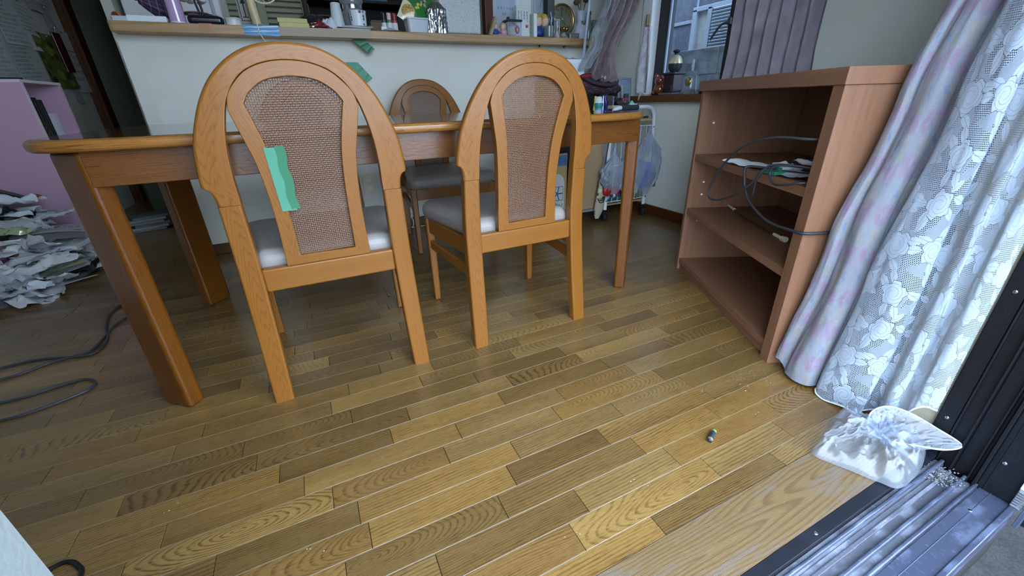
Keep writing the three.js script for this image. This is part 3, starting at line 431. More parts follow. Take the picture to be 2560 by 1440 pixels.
// ------------------------------------------------------------------ low shelf cabinet standing askew at the right
const CAB = { o: V(1.525, 0, -1.345), a: Math.atan2(0.728, 0.36) };     // front left foot; local x runs along the front to the near corner, local z out of the front
{
  const ang = -Math.atan2(0.728, 0.36);   // rotation.y so that +x -> (-.443,0,.897)
  const th = Math.atan2(-0.897, -0.443);
  const t = thing('shelf_cabinet', 'low open wooden shelf cabinet standing askew before the right wall', 'cabinet', [1.525, 0, -1.345], th);
  const W = 0.812, D = 0.42, L = M.lam;
  part(t, 'side_panel', wuv(span(0, 0.022, 0, 0.782, -D, 0, 0.001), 'y', 0.05), M.lam); part(t, 'side_panel', wuv(span(W - 0.04, W, 0, 0.782, -D, 0, 0.001), 'y', 0.05, 0.02), M.lam);
  part(t, 'back_panel', wuv(span(0.022, W - 0.04, 0.02, 0.782, -D, -D + 0.008, 0.001), 'y', 0.1), M.lam);
  part(t, 'top_panel', wuv(span(-0.022, W + 0.004, 0.782, 0.82, -D - 0.005, 0.006, 0.0012), 'x', 0.08), M.lam);
  part(t, 'side_edge', wuv(span(W - 0.04, W - 0.0, 0, 0.782, 0, 0.002, 0.0008), 'y', 0.09), M.lam);
  for (const [y, h] of [[0.055, 0.024], [0.30, 0.026], [0.535, 0.026]]) part(t, 'shelf', wuv(span(0.022, W - 0.04, y - h, y, -D + 0.008, -0.004, 0.001), 'x', 0.05, y), M.lam);
  part(t, 'plinth', wuv(span(0.022, W - 0.04, 0, 0.031, -0.03, -0.012, 0.001), 'x'), M.lam);
  for (const [y] of [[0.36], [0.415], [0.24], [0.66]]) { const p = part(t, 'shelf_pin', lathe([[0, 0.002], [0.004, 0.0015], [0.0045, 0]], 12).rotateZ(-Math.PI / 2), M.white); p.position.set(0.022, y, -0.06); }
  CAB.g = t; t.updateMatrixWorld(true);
}
const inCab = (x, y, z) => CAB.g.localToWorld(V(x, y, z)).toArray();
// ------------------------------------------------------------------ curtains
function drape(sections, nu, nv, hem, uw, wav = 0.002) {   // sections: [{y, p:[[x,z]...]}] from the floor up; each cut is a pleated line in plan
  const cs = sections.map((s) => ({ y: s.y, c: new THREE.CatmullRomCurve3(s.p.map((q) => V(q[0], 0, q[1])), false, 'centripetal') }));
  const f = (u, v) => {
    const y0 = hem(u), y = lerp(y0, cs[cs.length - 1].y, v); let i = 0; while (i < cs.length - 2 && y > cs[i + 1].y) i++;
    const t = sstep(clamp((y - cs[i].y) / (cs[i + 1].y - cs[i].y)), 0, 1), a = cs[i].c.getPoint(u), b = cs[i + 1].c.getPoint(u);
    const n = (fbm(u * 9 + 3, y * 5, 3) - 0.5) * wav * 6;
    return [lerp(a.x, b.x, t) + n, y, lerp(a.z, b.z, t) + n * 0.6];
  };
  return grid(nu, nv, f, (u, v) => [u * uw, lerp(hem(u), cs[cs.length - 1].y, v)]);
}
{
  const t = thing('floral_curtain', 'pale curtain with pastel rose print hanging beside the shelf cabinet', 'curtain');
  const uv = (g, s) => { const a = g.attributes.uv; for (let i = 0; i < a.count; i++) a.setXY(i, a.getX(i) * s, a.getY(i) * s); return g; };
  part(t, 'fabric', uv(drape([
    { y: 0.0, p: [[1.27, -0.552], [1.20, -0.586], [1.162, -0.598], [1.156, -0.582], [1.165, -0.562], [1.152, -0.548], [1.136, -0.52], [1.140, -0.49], [1.168, -0.475], [1.212, -0.495], [1.212, -0.468], [1.197, -0.45], [1.20, -0.43], [1.228, -0.435], [1.222, -0.41]] },
    { y: 0.42, p: [[1.29, -0.55], [1.225, -0.575], [1.192, -0.568], [1.183, -0.548], [1.192, -0.535], [1.182, -0.52], [1.172, -0.495], [1.18, -0.47], [1.20, -0.462], [1.222, -0.475], [1.22, -0.45], [1.212, -0.43], [1.216, -0.415], [1.24, -0.42], [1.23, -0.385]] },
    { y: 0.75, p: [[1.31, -0.53], [1.26, -0.545], [1.238, -0.54], [1.225, -0.525], [1.232, -0.512], [1.222, -0.50], [1.215, -0.478], [1.222, -0.458], [1.24, -0.452], [1.25, -0.455], [1.238, -0.432], [1.222, -0.41], [1.222, -0.40], [1.245, -0.405], [1.23, -0.37]] },
    { y: 1.05, p: [[1.34, -0.51], [1.315, -0.522], [1.30, -0.52], [1.285, -0.505], [1.288, -0.495], [1.278, -0.48], [1.27, -0.458], [1.278, -0.438], [1.29, -0.432], [1.295, -0.435], [1.275, -0.41], [1.255, -0.392], [1.25, -0.382], [1.265, -0.388], [1.25, -0.36]] },
    { y: 2.02, p: [[1.40, -0.42], [1.39, -0.45], [1.375, -0.42], [1.36, -0.45], [1.345, -0.42], [1.33, -0.45], [1.315, -0.42], [1.30, -0.45], [1.285, -0.42], [1.27, -0.45], [1.255, -0.42], [1.24, -0.45], [1.225, -0.42], [1.21, -0.45], [1.20, -0.42]] },
  ], 220, 90, (u) => 0.012 + 0.05 * sstep(u, 0.0, 0.02) * (1 - sstep(u, 0.2, 0.3)) * 0.5 + 0.03 * sstep(u, 0.62, 0.8), 0.95), 1 / 0.42), M.floral);
}
{
  const t = thing('lace_curtain', 'white rose lace curtain bunched against the black door jamb', 'curtain');
  const g = drape([
    { y: 0.0, p: [[1.172, -0.452], [1.152, -0.466], [1.138, -0.445], [1.135, -0.41], [1.142, -0.375], [1.158, -0.352], [1.168, -0.362], [1.166, -0.335], [1.152, -0.318], [1.156, -0.302], [1.168, -0.305], [1.166, -0.285], [1.154, -0.27], [1.158, -0.252], [1.165, -0.237]] },
    { y: 0.35, p: [[1.182, -0.435], [1.165, -0.448], [1.15, -0.425], [1.142, -0.39], [1.148, -0.36], [1.162, -0.345], [1.17, -0.352], [1.166, -0.33], [1.15, -0.312], [1.152, -0.296], [1.166, -0.298], [1.162, -0.278], [1.15, -0.265], [1.152, -0.25], [1.16, -0.238]] },
    { y: 0.75, p: [[1.206, -0.413], [1.195, -0.422], [1.178, -0.405], [1.164, -0.378], [1.16, -0.355], [1.168, -0.34], [1.174, -0.345], [1.166, -0.325], [1.15, -0.307], [1.15, -0.292], [1.164, -0.294], [1.158, -0.275], [1.148, -0.262], [1.148, -0.25], [1.155, -0.24]] },
    { y: 1.1, p: [[1.23, -0.396], [1.222, -0.402], [1.208, -0.39], [1.185, -0.365], [1.172, -0.345], [1.175, -0.335], [1.178, -0.338], [1.166, -0.32], [1.15, -0.304], [1.15, -0.29], [1.162, -0.291], [1.155, -0.273], [1.146, -0.262], [1.146, -0.25], [1.15, -0.241]] },
    { y: 2.0, p: [[1.25, -0.38], [1.24, -0.39], [1.23, -0.37], [1.22, -0.39], [1.21, -0.37], [1.20, -0.385], [1.19, -0.365], [1.18, -0.375], [1.17, -0.355], [1.165, -0.345], [1.16, -0.335], [1.155, -0.325], [1.15, -0.315], [1.145, -0.305], [1.14, -0.295]] },
  ], 200, 90, (u) => 0.012 * Math.sin(u * 30) * 0.4 + 0.008 + 0.02 * sstep(u, 0.44, 0.5) + 0.085 * sstep(u, 0.62, 0.98), 0.62);
  const a = g.attributes.uv; for (let i = 0; i < a.count; i++) a.setXY(i, a.getX(i) / 0.3, a.getY(i) / 0.3);
  part(t, 'lace_net', g, M.lace);
  const p = g.attributes.position, hp = []; for (let i = 0; i <= 200; i += 2) hp.push([p.getX(i), p.getY(i), p.getZ(i)]);
  part(t, 'hem', new THREE.TubeGeometry(curve(hp), 200, 0.0022, 5), std('#d8dee6', 0.9));
}
{ // curtain in front of the right half of the window
  const P = (x0, z0, z1, n, am) => { const p = []; for (let i = 0; i <= n; i++) p.push([x0 + (i % 2 ? am : -am), lerp(z0, z1, i / n)]); return p; };
  const g = drape([{ y: 0.62, p: P(2.075, -1.71, -1.23, 14, 0.022) }, { y: 1.0, p: P(2.075, -1.69, -1.25, 14, 0.02) }, { y: 1.98, p: P(2.075, -1.68, -1.27, 14, 0.018) }], 120, 40, () => 0.62, 1.1);
  solo('window_curtain', 'grey mauve pleated curtain hanging at the right of the window', 'curtain', g, M.taupe);
}
{ // curtain swept aside at the left of the window, end bundled on the knitted bag
  const t = thing('gathered_curtain', 'taupe curtain swept aside and bunched on the knitted bag left of the window', 'curtain');
  const S = (pts) => pts;
  const g = drape([
    { y: 0.875, p: S([[1.72, -2.50], [1.735, -2.42], [1.76, -2.45], [1.785, -2.38], [1.82, -2.43], [1.85, -2.37], [1.88, -2.42], [1.92, -2.38], [1.94, -2.45]]) },
    { y: 0.95, p: S([[1.775, -2.50], [1.785, -2.44], [1.80, -2.46], [1.815, -2.40], [1.84, -2.44], [1.86, -2.39], [1.88, -2.43], [1.905, -2.40], [1.915, -2.46]]) },
    { y: 1.0, p: S([[1.80, -2.50], [1.81, -2.45], [1.82, -2.47], [1.835, -2.42], [1.85, -2.45], [1.868, -2.41], [1.885, -2.44], [1.905, -2.42], [1.91, -2.47]]) },
    { y: 1.35, p: S([[1.90, -2.52], [1.925, -2.46], [1.95, -2.50], [1.98, -2.44], [2.005, -2.48], [2.03, -2.43], [2.06, -2.47], [2.09, -2.43], [2.11, -2.48]]) },
    { y: 2.0, p: S([[1.98, -2.55], [2.0, -2.50], [2.02, -2.54], [2.04, -2.48], [2.055, -2.53], [2.07, -2.47], [2.085, -2.52], [2.1, -2.46], [2.11, -2.5]]) },
  ], 110, 70, (u) => 0.868 + 0.012 * Math.sin(u * 21) + 0.05 * (u < 0.2 ? 1 - u / 0.2 : 0), 0.9, 0.004);
  part(t, 'fabric', g, std('#e0d6cc', 0.85, { map: taupeTex, side: THREE.DoubleSide }));
  const l = drape([
    { y: 0.93, p: [[1.665, -2.47], [1.69, -2.44], [1.71, -2.47], [1.735, -2.43], [1.75, -2.46]] },
    { y: 1.08, p: [[1.76, -2.49], [1.785, -2.45], [1.805, -2.48], [1.825, -2.44], [1.84, -2.47]] },
    { y: 1.35, p: [[1.88, -2.52], [1.90, -2.47], [1.92, -2.50], [1.945, -2.45], [1.96, -2.48]] },
    { y: 2.0, p: [[1.96, -2.56], [1.98, -2.51], [2.0, -2.54], [2.02, -2.48], [2.04, -2.52]] }], 60, 50, (u) => 0.925 + 0.02 * u, 0.5, 0.003);
  const a = l.attributes.uv; for (let i = 0; i < a.count; i++) a.setXY(i, a.getX(i) / 0.3, a.getY(i) / 0.3);
  part(t, 'lace_layer', l, std('#b6b8b8', 0.9, { map: M.lace.map, alphaTest: 0.5, side: THREE.DoubleSide }), 'grey lace under-layer');
}
// ------------------------------------------------------------------ things at the door
{ // crumpled clear bag
  const t = thing('plastic_bag', 'crumpled translucent plastic bag lying open at the end of the door sill', 'bag');
  const C = [1.06, -0.285], B = [[0.915, -0.335], [0.965, -0.352], [1.015, -0.365], [1.085, -0.378], [1.113, -0.345], [1.15, -0.335], [1.16, -0.29], [1.155, -0.25], [1.15, -0.225], [1.10, -0.205], [1.03, -0.195], [0.975, -0.199], [0.955, -0.235], [0.93, -0.29]];
  const bc = new THREE.CatmullRomCurve3(B.map((p) => V(p[0], 0, p[1])), true);
  const ridge = (x, y, o) => 1 - Math.abs(2 * fbm(x, y, o) - 1);
  const dome = (h, base, sd, k) => grid(150, 60, (u, v) => { const b = bc.getPoint(u % 1), r = v * k, x = lerp(C[0], b.x, r), z = lerp(C[1], b.z, r), m = 1 - r * r, a = u * 6.2832; const cr0 = Math.pow(ridge(Math.cos(a) * 3.5 + sd, Math.sin(a) * 3.5 + r * 0.9, 3), 5) * 0.022 * Math.min(1, r * 3) + Math.pow(ridge(x * 26 + sd, z * 34, 3), 4) * 0.014; return [x, base + h * Math.pow(Math.max(m, 0), 0.5) * (0.6 + 0.8 * fbm(x * 11 + sd, z * 11, 2)) + cr0 * Math.min(1, m * 3 + 0.1), z]; });
  part(t, 'film', dome(0.045, 0.004, 3, 1), M.bag);
  // mouth of the bag, standing open toward the jamb
  const rim = [[1.06, 0.04, -0.30], [1.075, 0.075, -0.315], [1.11, 0.09, -0.305], [1.14, 0.085, -0.275], [1.158, 0.07, -0.225], [1.166, 0.055, -0.18], [1.14, 0.04, -0.195], [1.10, 0.04, -0.23], [1.07, 0.034, -0.27]];
  const rc = curve(rim, true);
  part(t, 'mouth', grid(140, 26, (u, v) => { const a = rc.getPoint(u % 1), k = 1 - v; const x = lerp(1.06, a.x, 0.4 + 0.6 * k), z = lerp(-0.27, a.z, 0.4 + 0.6 * k), w = (Math.pow(ridge(u * 22, v * 2.5, 3), 3) - 0.3) * 0.016 * Math.min(1, v * 5); return [x + w, lerp(0.026, a.y, k) + w, z + w]; }), M.bag);
  part(t, 'rim', new THREE.TubeGeometry(rc, 120, 0.0017, 6, true), phy('#f2f6fb', 0.4, { transmission: 0.35, thickness: 0 }));
  part(t, 'twist', tube([[1.055, 0.045, -0.335], [1.062, 0.058, -0.315], [1.055, 0.056, -0.29], [1.05, 0.05, -0.265], [1.055, 0.04, -0.24], [1.07, 0.028, -0.215]], 0.006, 40, 7), M.bag);
}
{
  const b = thing('battery', 'small dark battery lying on the floorboards', 'battery', [0.758, 0.0058, -0.479], 0.45); b.scale.setScalar(1.12);
  part(b, 'sleeve', lathe([[0, -0.019], [0.0055, -0.019], [0.0055, 0.004], [0.0055, 0.017]], 18).rotateZ(-Math.PI / 2), std('#ffffff', 0.35, { map: ctex(128, 256, (c, w, h) => { c.fillStyle = '#2c363e'; c.fillRect(0, 0, w, h); c.fillStyle = '#e6ecf0'; for (let i = 0; i < 6; i++) c.fillRect(50, 60 + i * 22, 14, 14); c.fillStyle = '#7a8f4a'; c.fillRect(0, 0, w, 40); }) }));
  part(b, 'terminal', lathe([[0.0053, 0], [0.005, 0.001], [0.002, 0.0012], [0.0018, 0.0026], [0, 0.0026]], 16).rotateZ(-Math.PI / 2).translate(0.017, 0, 0), M.chrome);
  part(b, 'band', lathe([[0.0057, -0.019], [0.0057, -0.012]], 18).rotateZ(-Math.PI / 2), std('#b8b48a', 0.3, { metalness: 0.6 }));
}
{
  const d = []; const r = rng(19); const flake = (x, z, s) => { const g = new THREE.TetrahedronGeometry(s, 0); g.rotateX(r() * 6).rotateY(r() * 6).scale(1 + r(), 0.6, 1).translate(x, s * 0.4, z); d.push(g); };
  for (const [x, z] of [[0.32, -0.42], [0.44, -0.385], [0.52, -0.46], [-0.13, -0.62], [-0.2, -0.74], [-0.42, -0.85], [0.9, -0.63], [1.02, -0.6], [1.0, -0.55], [1.08, -0.56], [0.72, -0.74], [0.95, -0.5], [0.6, -1.7], [-0.9, -2.2]]) for (let k = 0; k < 3; k++) flake(x + (r() - 0.5) * 0.05, z + (r() - 0.5) * 0.04, 0.0007 + r() * 0.001);
  for (let k = 0; k < 90; k++) flake(1.03 + (r() + r() - 1) * 0.11, -0.60 + (r() + r() - 1) * 0.05, 0.0003 + r() * 0.0006);
  const o = solo('floor_crumbs', 'scattered pale crumbs and dust flecks on the floorboards', 'crumbs', d, std('#b0b0aa', 0.9)); o.userData.kind = 'stuff';
  const e = []; for (let k = 0; k < 420; k++) { const g = new THREE.TetrahedronGeometry(0.0006 + r() * 0.0022, 0); g.rotateX(r() * 6).rotateY(r() * 6).translate(1.125 + (r() + r() - 1) * 0.045, -0.02 + r() * 0.012, -0.185 + (r() + r() - 1) * 0.045); e.push(g); }
  const q = solo('track_fluff', 'grey dust and fluff caught at the end of the door track', 'dust', e, std('#7c7e80', 0.95)); q.userData.kind = 'stuff';
}
{
  const t = thing('round_card', 'colourful round printed card at the lower right edge outside the door', 'card', [1.245, -0.03, 0.008], 0);
  const tx = ctex(256, 256, (c, w, h) => { c.fillStyle = '#b8d24a'; c.fillRect(0, 0, w, h); c.fillStyle = '#7fc4e8'; c.beginPath(); c.arc(128, 100, 110, 0, 7); c.fill(); c.fillStyle = '#e8f2f4'; for (let i = 0; i < 24; i++) { c.beginPath(); c.arc(128 + 90 * Math.cos(i * 0.26), 100 + 90 * Math.sin(i * 0.26), 7, 0, 7); c.fill(); } c.fillStyle = '#d05a7c'; c.beginPath(); c.ellipse(128, 100, 60, 40, 0.4, 0, 7); c.fill(); c.fillStyle = '#2c2a22'; for (let i = 0; i < 7; i++) { c.save(); c.translate(50 + i * 26, 190); c.rotate(0.5); c.fillRect(0, 0, 8, 34); c.restore(); } });
  const g = new THREE.CylinderGeometry(0.042, 0.042, 0.002, 36); const m = part(t, 'disc', g, [std('#e8e8e0', 0.5), std('#ffffff', 0.4, { map: tx }), std('#e8e8e0', 0.5)]); m.rotation.set(0.9, 0.4, -0.5);
}
// out of doors below the sill
struct('trim_4', span(-0.4, 1.5, -0.42, -0.06, -0.16, -0.09, 0.004), std('#5b5f60', 0.9, { map: concreteTex }));
{
  const b = thing('concrete_step', 'pale concrete step outside below the door track', 'step', [1.5, -0.42, 0.3]); part(b, 'slab', wuv(rb(1.0, 0.16, 0.42, 0.012, -0.05, 0.08, 0), 'x'), M.concrete);
}
// ------------------------------------------------------------------ cables on the floor
const cable = (name, label, pts, r, mat, group, seg = 90) => solo(name, label, 'cable', tube(pts, r, seg, 8), mat, group);
{
  const f = (l, y) => l.map(([x, z]) => [x, y, z]);
  cable('floor_cable', 'grey cable curving from behind the near table leg to the left edge', f([[-0.855, -2.187], [-0.871, -2.078], [-0.84, -1.932], [-0.801, -1.812], [-0.806, -1.726], [-0.847, -1.72], [-0.954, -1.758], [-1.025, -1.761], [-1.2, -1.72], [-1.45, -1.68]], 0.0045), 0.0042, M.cableGrey);
  cable('floor_cable', 'second grey cable lying just in front of the curving grey one', f([[-0.76, -2.1], [-0.788, -2.03], [-0.817, -1.937], [-0.819, -1.835], [-0.832, -1.742], [-0.918, -1.718], [-0.98, -1.675], [-1.03, -1.662], [-1.2, -1.6], [-1.45, -1.58]], 0.0045), 0.0042, M.cableGrey);
  cable('floor_cable', 'grey cable doubled back in a hairpin loop on the left floor', f([[-1.45, -1.40], [-1.1, -1.48], [-0.964, -1.505], [-0.901, -1.508], [-0.841, -1.53], [-0.786, -1.538], [-0.756, -1.527], [-0.736, -1.495], [-0.738, -1.468], [-0.764, -1.445], [-0.829, -1.415], [-0.876, -1.401], [-0.918, -1.4], [-1.1, -1.37], [-1.45, -1.3]], 0.0045), 0.0042, M.cableGrey);
  cable('floor_cable', 'black cable end looping out beside the white wall corner', f([[-0.64, -0.72], [-0.6, -0.785], [-0.575, -0.803], [-0.555, -0.801], [-0.538, -0.784], [-0.526, -0.76], [-0.53, -0.70], [-0.58, -0.6]], 0.0045), 0.0042, M.black);
  cable('floor_cable', 'thin dark cable on the passage floor behind the table', f([[-1.35, -3.6], [-1.218, -3.677], [-1.108, -3.692], [-0.969, -3.705], [-0.75, -3.66], [-0.4, -3.6]], 0.003), 0.003, M.cable);
  cable('wall_cable', 'white cable drooping to the baseboard behind the far chair', [[0.50, 0.30, -2.752], [0.52, 0.14, -2.745], [0.555, 0.05, -2.735], [0.55, 0.012, -2.72], [0.53, 0.008, -2.70], [0.58, 0.008, -2.695], [0.64, 0.008, -2.70], [0.72, 0.008, -2.71]], 0.0028, M.white);
  cable('fan_cord', 'thin white cord hanging over the blue tape on the shelf edge', [[-0.10, 1.20, -2.72], [-0.095, 1.165, -2.67], [-0.09, 1.135, -2.648], [-0.088, 1.10, -2.646], [-0.075, 1.07, -2.66], [-0.05, 1.04, -2.68], [-0.02, 1.0, -2.70], [-0.005, 0.95, -2.71], [0.0, 0.92, -2.72]], 0.0026, M.cream);
}
{ const o = thing('wall_outlet', 'pale outlet plate on the white wall behind the taped chair', 'outlet', [0.315, 0.31, -2.755]); part(o, 'plate', rb(0.07, 0.115, 0.008, 0.004), M.cream); for (const y of [0.025, -0.025]) part(o, 'socket', rb(0.03, 0.024, 0.004, 0.002, 0, y, 0.004), M.white); }
// ------------------------------------------------------------------ on the shelf cabinet
{
  const c = (l) => l.map((p) => inCab(...p));
  cable('antenna_cable', 'thick grey cable hanging in a wide loop out of the cabinet shelf', c([[0.70, 0.56, -0.22], [0.74, 0.645, -0.08], [0.728, 0.655, 0.0], [0.617, 0.65, 0.03], [0.474, 0.61, 0.035], [0.352, 0.526, 0.035], [0.288, 0.43, 0.035], [0.335, 0.408, 0.035], [0.46, 0.448, 0.03], [0.563, 0.515, 0.025], [0.609, 0.57, 0.015], [0.66, 0.575, -0.03], [0.72, 0.56, -0.12]]), 0.0037, M.cableGrey);
  cable('antenna_cable', 'thick dark cable running from the cabinet shelf past its side panel', c([[0.56, 0.545, -0.2], [0.50, 0.545, -0.06], [0.485, 0.55, 0.012], [0.497, 0.525, 0.022], [0.525, 0.48, 0.024], [0.572, 0.447, 0.024], [0.673, 0.418, 0.02], [0.78, 0.42, 0.012], [0.815, 0.423, 0.006], [0.824, 0.425, -0.03], [0.821, 0.43, -0.1], [0.821, 0.44, -0.2], [0.821, 0.43, -0.3]]), 0.0042, M.cable);
  cable('power_cord', 'thin black cord in a small loop over the shelf edge', c([[0.76, 0.54, -0.15], [0.70, 0.575, -0.05], [0.644, 0.575, 0.012], [0.63, 0.55, 0.02], [0.665, 0.527, 0.022], [0.72, 0.535, 0.018], [0.752, 0.545, 0.0], [0.762, 0.542, -0.06], [0.74, 0.545, -0.16]]), 0.0032, M.cable);
  cable('power_cord', 'thin black cord with frayed end hanging at the shelf front', c([[0.60, 0.54, -0.14], [0.57, 0.55, -0.03], [0.56, 0.545, 0.01], [0.553, 0.51, 0.012], [0.548, 0.47, 0.01]]), 0.003, M.cable);
  cable('power_cord', 'grey cord rising to the back corner of the cabinet shelf', c([[0.52, 0.54, -0.12], [0.46, 0.56, -0.16], [0.55, 0.575, -0.24], [0.68, 0.60, -0.3], [0.77, 0.61, -0.36]]), 0.0038, M.cableGrey);
  const tang = (n, label, o, sz, seed, mat) => { const r = rng(seed), p = []; for (let i = 0; i < 16; i++) { const a = i * 1.9; p.push(inCab(o[0] + Math.cos(a) * sz * (0.6 + r() * 0.5), o[1] + 0.004 + r() * 0.03, o[2] + Math.sin(a) * sz * 0.6 * (0.6 + r() * 0.5))); } return cable(n, label, p, 0.0022, mat, undefined, 160); };
  tang('cord_bundle', 'tangled black cord bundle at the right end of the cabinet shelf', [0.725, 0.535, -0.08], 0.045, 5, M.black);
  tang('cord_bundle', 'tangled dark cord coil behind the white papers on the shelf', [0.50, 0.535, -0.23], 0.09, 8, M.cable);
  tang('cord_bundle', 'dark cord heap in the back right corner of the shelf', [0.68, 0.54, -0.30], 0.07, 13, M.black);
  const sheet = (label, o, w, d, rot, sd, mat = M.paper) => { const g = grid(10, 10, (u, v) => { const x = (u - 0.5) * w, z = (v - 0.5) * d, y = 0.002 + 0.022 * Math.abs(fbm(u * 2.5 + sd, v * 2.5, 2) - 0.3) + (Math.abs(u - 0.5) > 0.38 ? 0.004 : 0); return [x, y, z]; }); const m = solo('crumpled_slip', label, 'paper', g, mat, undefined); m.position.set(...inCab(...o)); m.rotation.y = CAB.g.rotation.y + rot; return m; };
  sheet('creased white paper slip hanging at the cabinet shelf edge', [0.38, 0.536, -0.055], 0.17, 0.10, 0.3, 2); sheet('white folded slip between the cords on the cabinet shelf', [0.52, 0.545, -0.10], 0.11, 0.06, -0.2, 6); sheet('white plastic wrapper by the black cord bundle', [0.61, 0.538, -0.075], 0.14, 0.10, 0.15, 9, phy('#e6ebf2', 0.25, { side: THREE.DoubleSide })); sheet('small white slip standing behind the wrapper', [0.56, 0.56, -0.15], 0.10, 0.05, 0.6, 15);
  const mk = (name, label, cat, o, turn, build) => { const g = thing(name, label, cat, inCab(...o), CAB.g.rotation.y + turn); build(g); return g; };
  mk('clear_case', 'clear plastic case with blue plug at the right end of the cabinet shelf', 'case', [0.70, 0.535, -0.19], 0.1, (g) => { part(g, 'shell', rb(0.13, 0.06, 0.07, 0.006, 0, 0.032, 0), M.bagClear); part(g, 'plug', rod([-0.05, 0.035, 0.01], [0.02, 0.035, 0.0], 0.008), std('#5a6a80', 0.4)); part(g, 'ring', rod([-0.02, 0.035, 0.006], [-0.012, 0.035, 0.005], 0.0095), std('#2f4fb0', 0.4)); });
  mk('circuit_piece', 'small green plastic piece under the cords on the shelf', 'part', [0.555, 0.535, -0.035], 0.2, (g) => { part(g, 'body', rb(0.06, 0.012, 0.04, 0.003, 0, 0.007, 0), std('#1f7a5e', 0.45)); part(g, 'lug', rb(0.015, 0.02, 0.01, 0.002, 0.02, 0.014, 0), std('#1a6a50', 0.45)); });
  mk('circuit_piece', 'green plastic piece behind the white slips on the shelf', 'part', [0.60, 0.535, -0.18], -0.1, (g) => { part(g, 'body', rb(0.07, 0.03, 0.03, 0.004, 0, 0.016, 0), std('#28725c', 0.45)); part(g, 'lug', rb(0.02, 0.02, 0.02, 0.003, -0.03, 0.036, 0), std('#2a8066', 0.45)); });
  mk('antenna_lead', 'black antenna lead with cream plugs on the middle cabinet shelf', 'cable', [0.1, 0.30, -0.16], 0, (g) => { part(g, 'lead', tube([[0.0, 0.006, -0.02], [0.12, 0.006, 0.0], [0.25, 0.006, 0.008], [0.36, 0.006, 0.012]], 0.003, 30, 8), M.black); part(g, 'plug', [rod([-0.05, 0.007, -0.028], [0.0, 0.007, -0.02], 0.006), rod([-0.075, 0.007, -0.03], [-0.05, 0.007, -0.028], 0.0045)], M.cream); part(g, 'plug', [rod([0.36, 0.007, 0.012], [0.41, 0.007, 0.013], 0.006), rod([0.41, 0.007, 0.013], [0.43, 0.009, 0.013], 0.010)], M.cream); });
}
// ------------------------------------------------------------------ left side: pink cabinet, paper heap, paper-covered wall
{
  const t = thing('pink_cabinet', 'pale pink painted cabinet with open shelves facing the table', 'cabinet', [-1.345, 0, -3.29]);
  part(t, 'side_panel', span(-0.145, 0.145, 0, 0.91, 0.197, 0.212, 0.001), M.pink); part(t, 'side_panel', span(-0.145, 0.145, 0, 0.91, -0.212, -0.197, 0.001), M.pink);
  part(t, 'top_panel', span(-0.145, 0.146, 0.91, 0.924, -0.212, 0.212, 0.001), M.pinkEdge); part(t, 'back_panel', span(-0.145, -0.137, 0, 0.91, -0.197, 0.197, 0.001), M.pink);
  for (const y of [0.02, 0.34, 0.62]) part(t, 'shelf', span(-0.137, 0.14, y, y + 0.014, -0.197, 0.197, 0.001), M.pink);
  part(t, 'edge_strip', span(0.145, 0.148, 0, 0.91, 0.195, 0.212, 0.0005), M.pinkEdge);
  const bk = (label, z, w, h, d, col, dr) => { const b = thing('book', label, 'book', [-1.345 + 0.13 - d / 2, 0.634, -3.29 + z]); part(b, 'cover', rb(d, h, w, 0.002, 0, h / 2, 0), std(col, 0.5, dr ? { map: ctex(128, 256, dr) } : {})); part(b, 'pages', rb(d - 0.006, h - 0.006, w - 0.004, 0.001, -0.004, h / 2 + 0.004, 0), M.paper); return b; };
  bk('thick black book with pale print on the pink cabinet shelf', 0.12, 0.05, 0.21, 0.15, '#ffffff', (c, w, h) => { c.fillStyle = '#16181c'; c.fillRect(0, 0, w, h); glyphs(c, 40, 20, 30, 4, 'v', rng(3), '#b8b09a'); c.fillStyle = '#8a7a50'; for (let i = 0; i < 16; i++) c.fillRect(20 + (i * 37) % 90, 150 + (i * 23) % 80, 14, 8); });
  bk('dark book beside the black book on the pink cabinet shelf', 0.065, 0.045, 0.20, 0.14, '#ffffff', (c, w, h) => { c.fillStyle = '#1b1e20'; c.fillRect(0, 0, w, h); glyphs(c, 44, 16, 26, 6, 'v', rng(4), '#9aa0a0'); });
  const cd = bk('row end jewel case standing on the pink cabinet shelf', -0.01, 0.011, 0.13, 0.13, '#c9ccd6'); for (let i = 1; i < 4; i++) { dup(cd, [cd.position.x, 0.634, cd.position.z - i * 0.0125], 0, ['', 'second jewel case from the dark book on the pink shelf', 'third jewel case from the dark book on the pink shelf', 'jewel case farthest from the dark books on the pink shelf'][i]); }
  const tin = thing('paper_box', 'small blue and white paper box before the dark books', 'box', [-1.235, 0.634, -3.215]); part(tin, 'body', rb(0.035, 0.05, 0.07, 0.002, 0, 0.025, 0), std('#3a86a8', 0.5)); part(tin, 'band', rb(0.0355, 0.05, 0.02, 0.002, 0, 0.025, 0.026), M.white);
  const bag = thing('folded_bag', 'dark blue and yellow folded bag on the lower pink shelf', 'bag', [-1.24, 0.354, -3.2]); part(bag, 'body', rb(0.09, 0.2, 0.16, 0.03, 0, 0.1, 0, 4), std('#34406a', 0.6)); part(bag, 'flap', rb(0.092, 0.05, 0.14, 0.02, 0, 0.21, 0, 3), std('#c8c24a', 0.6));
}
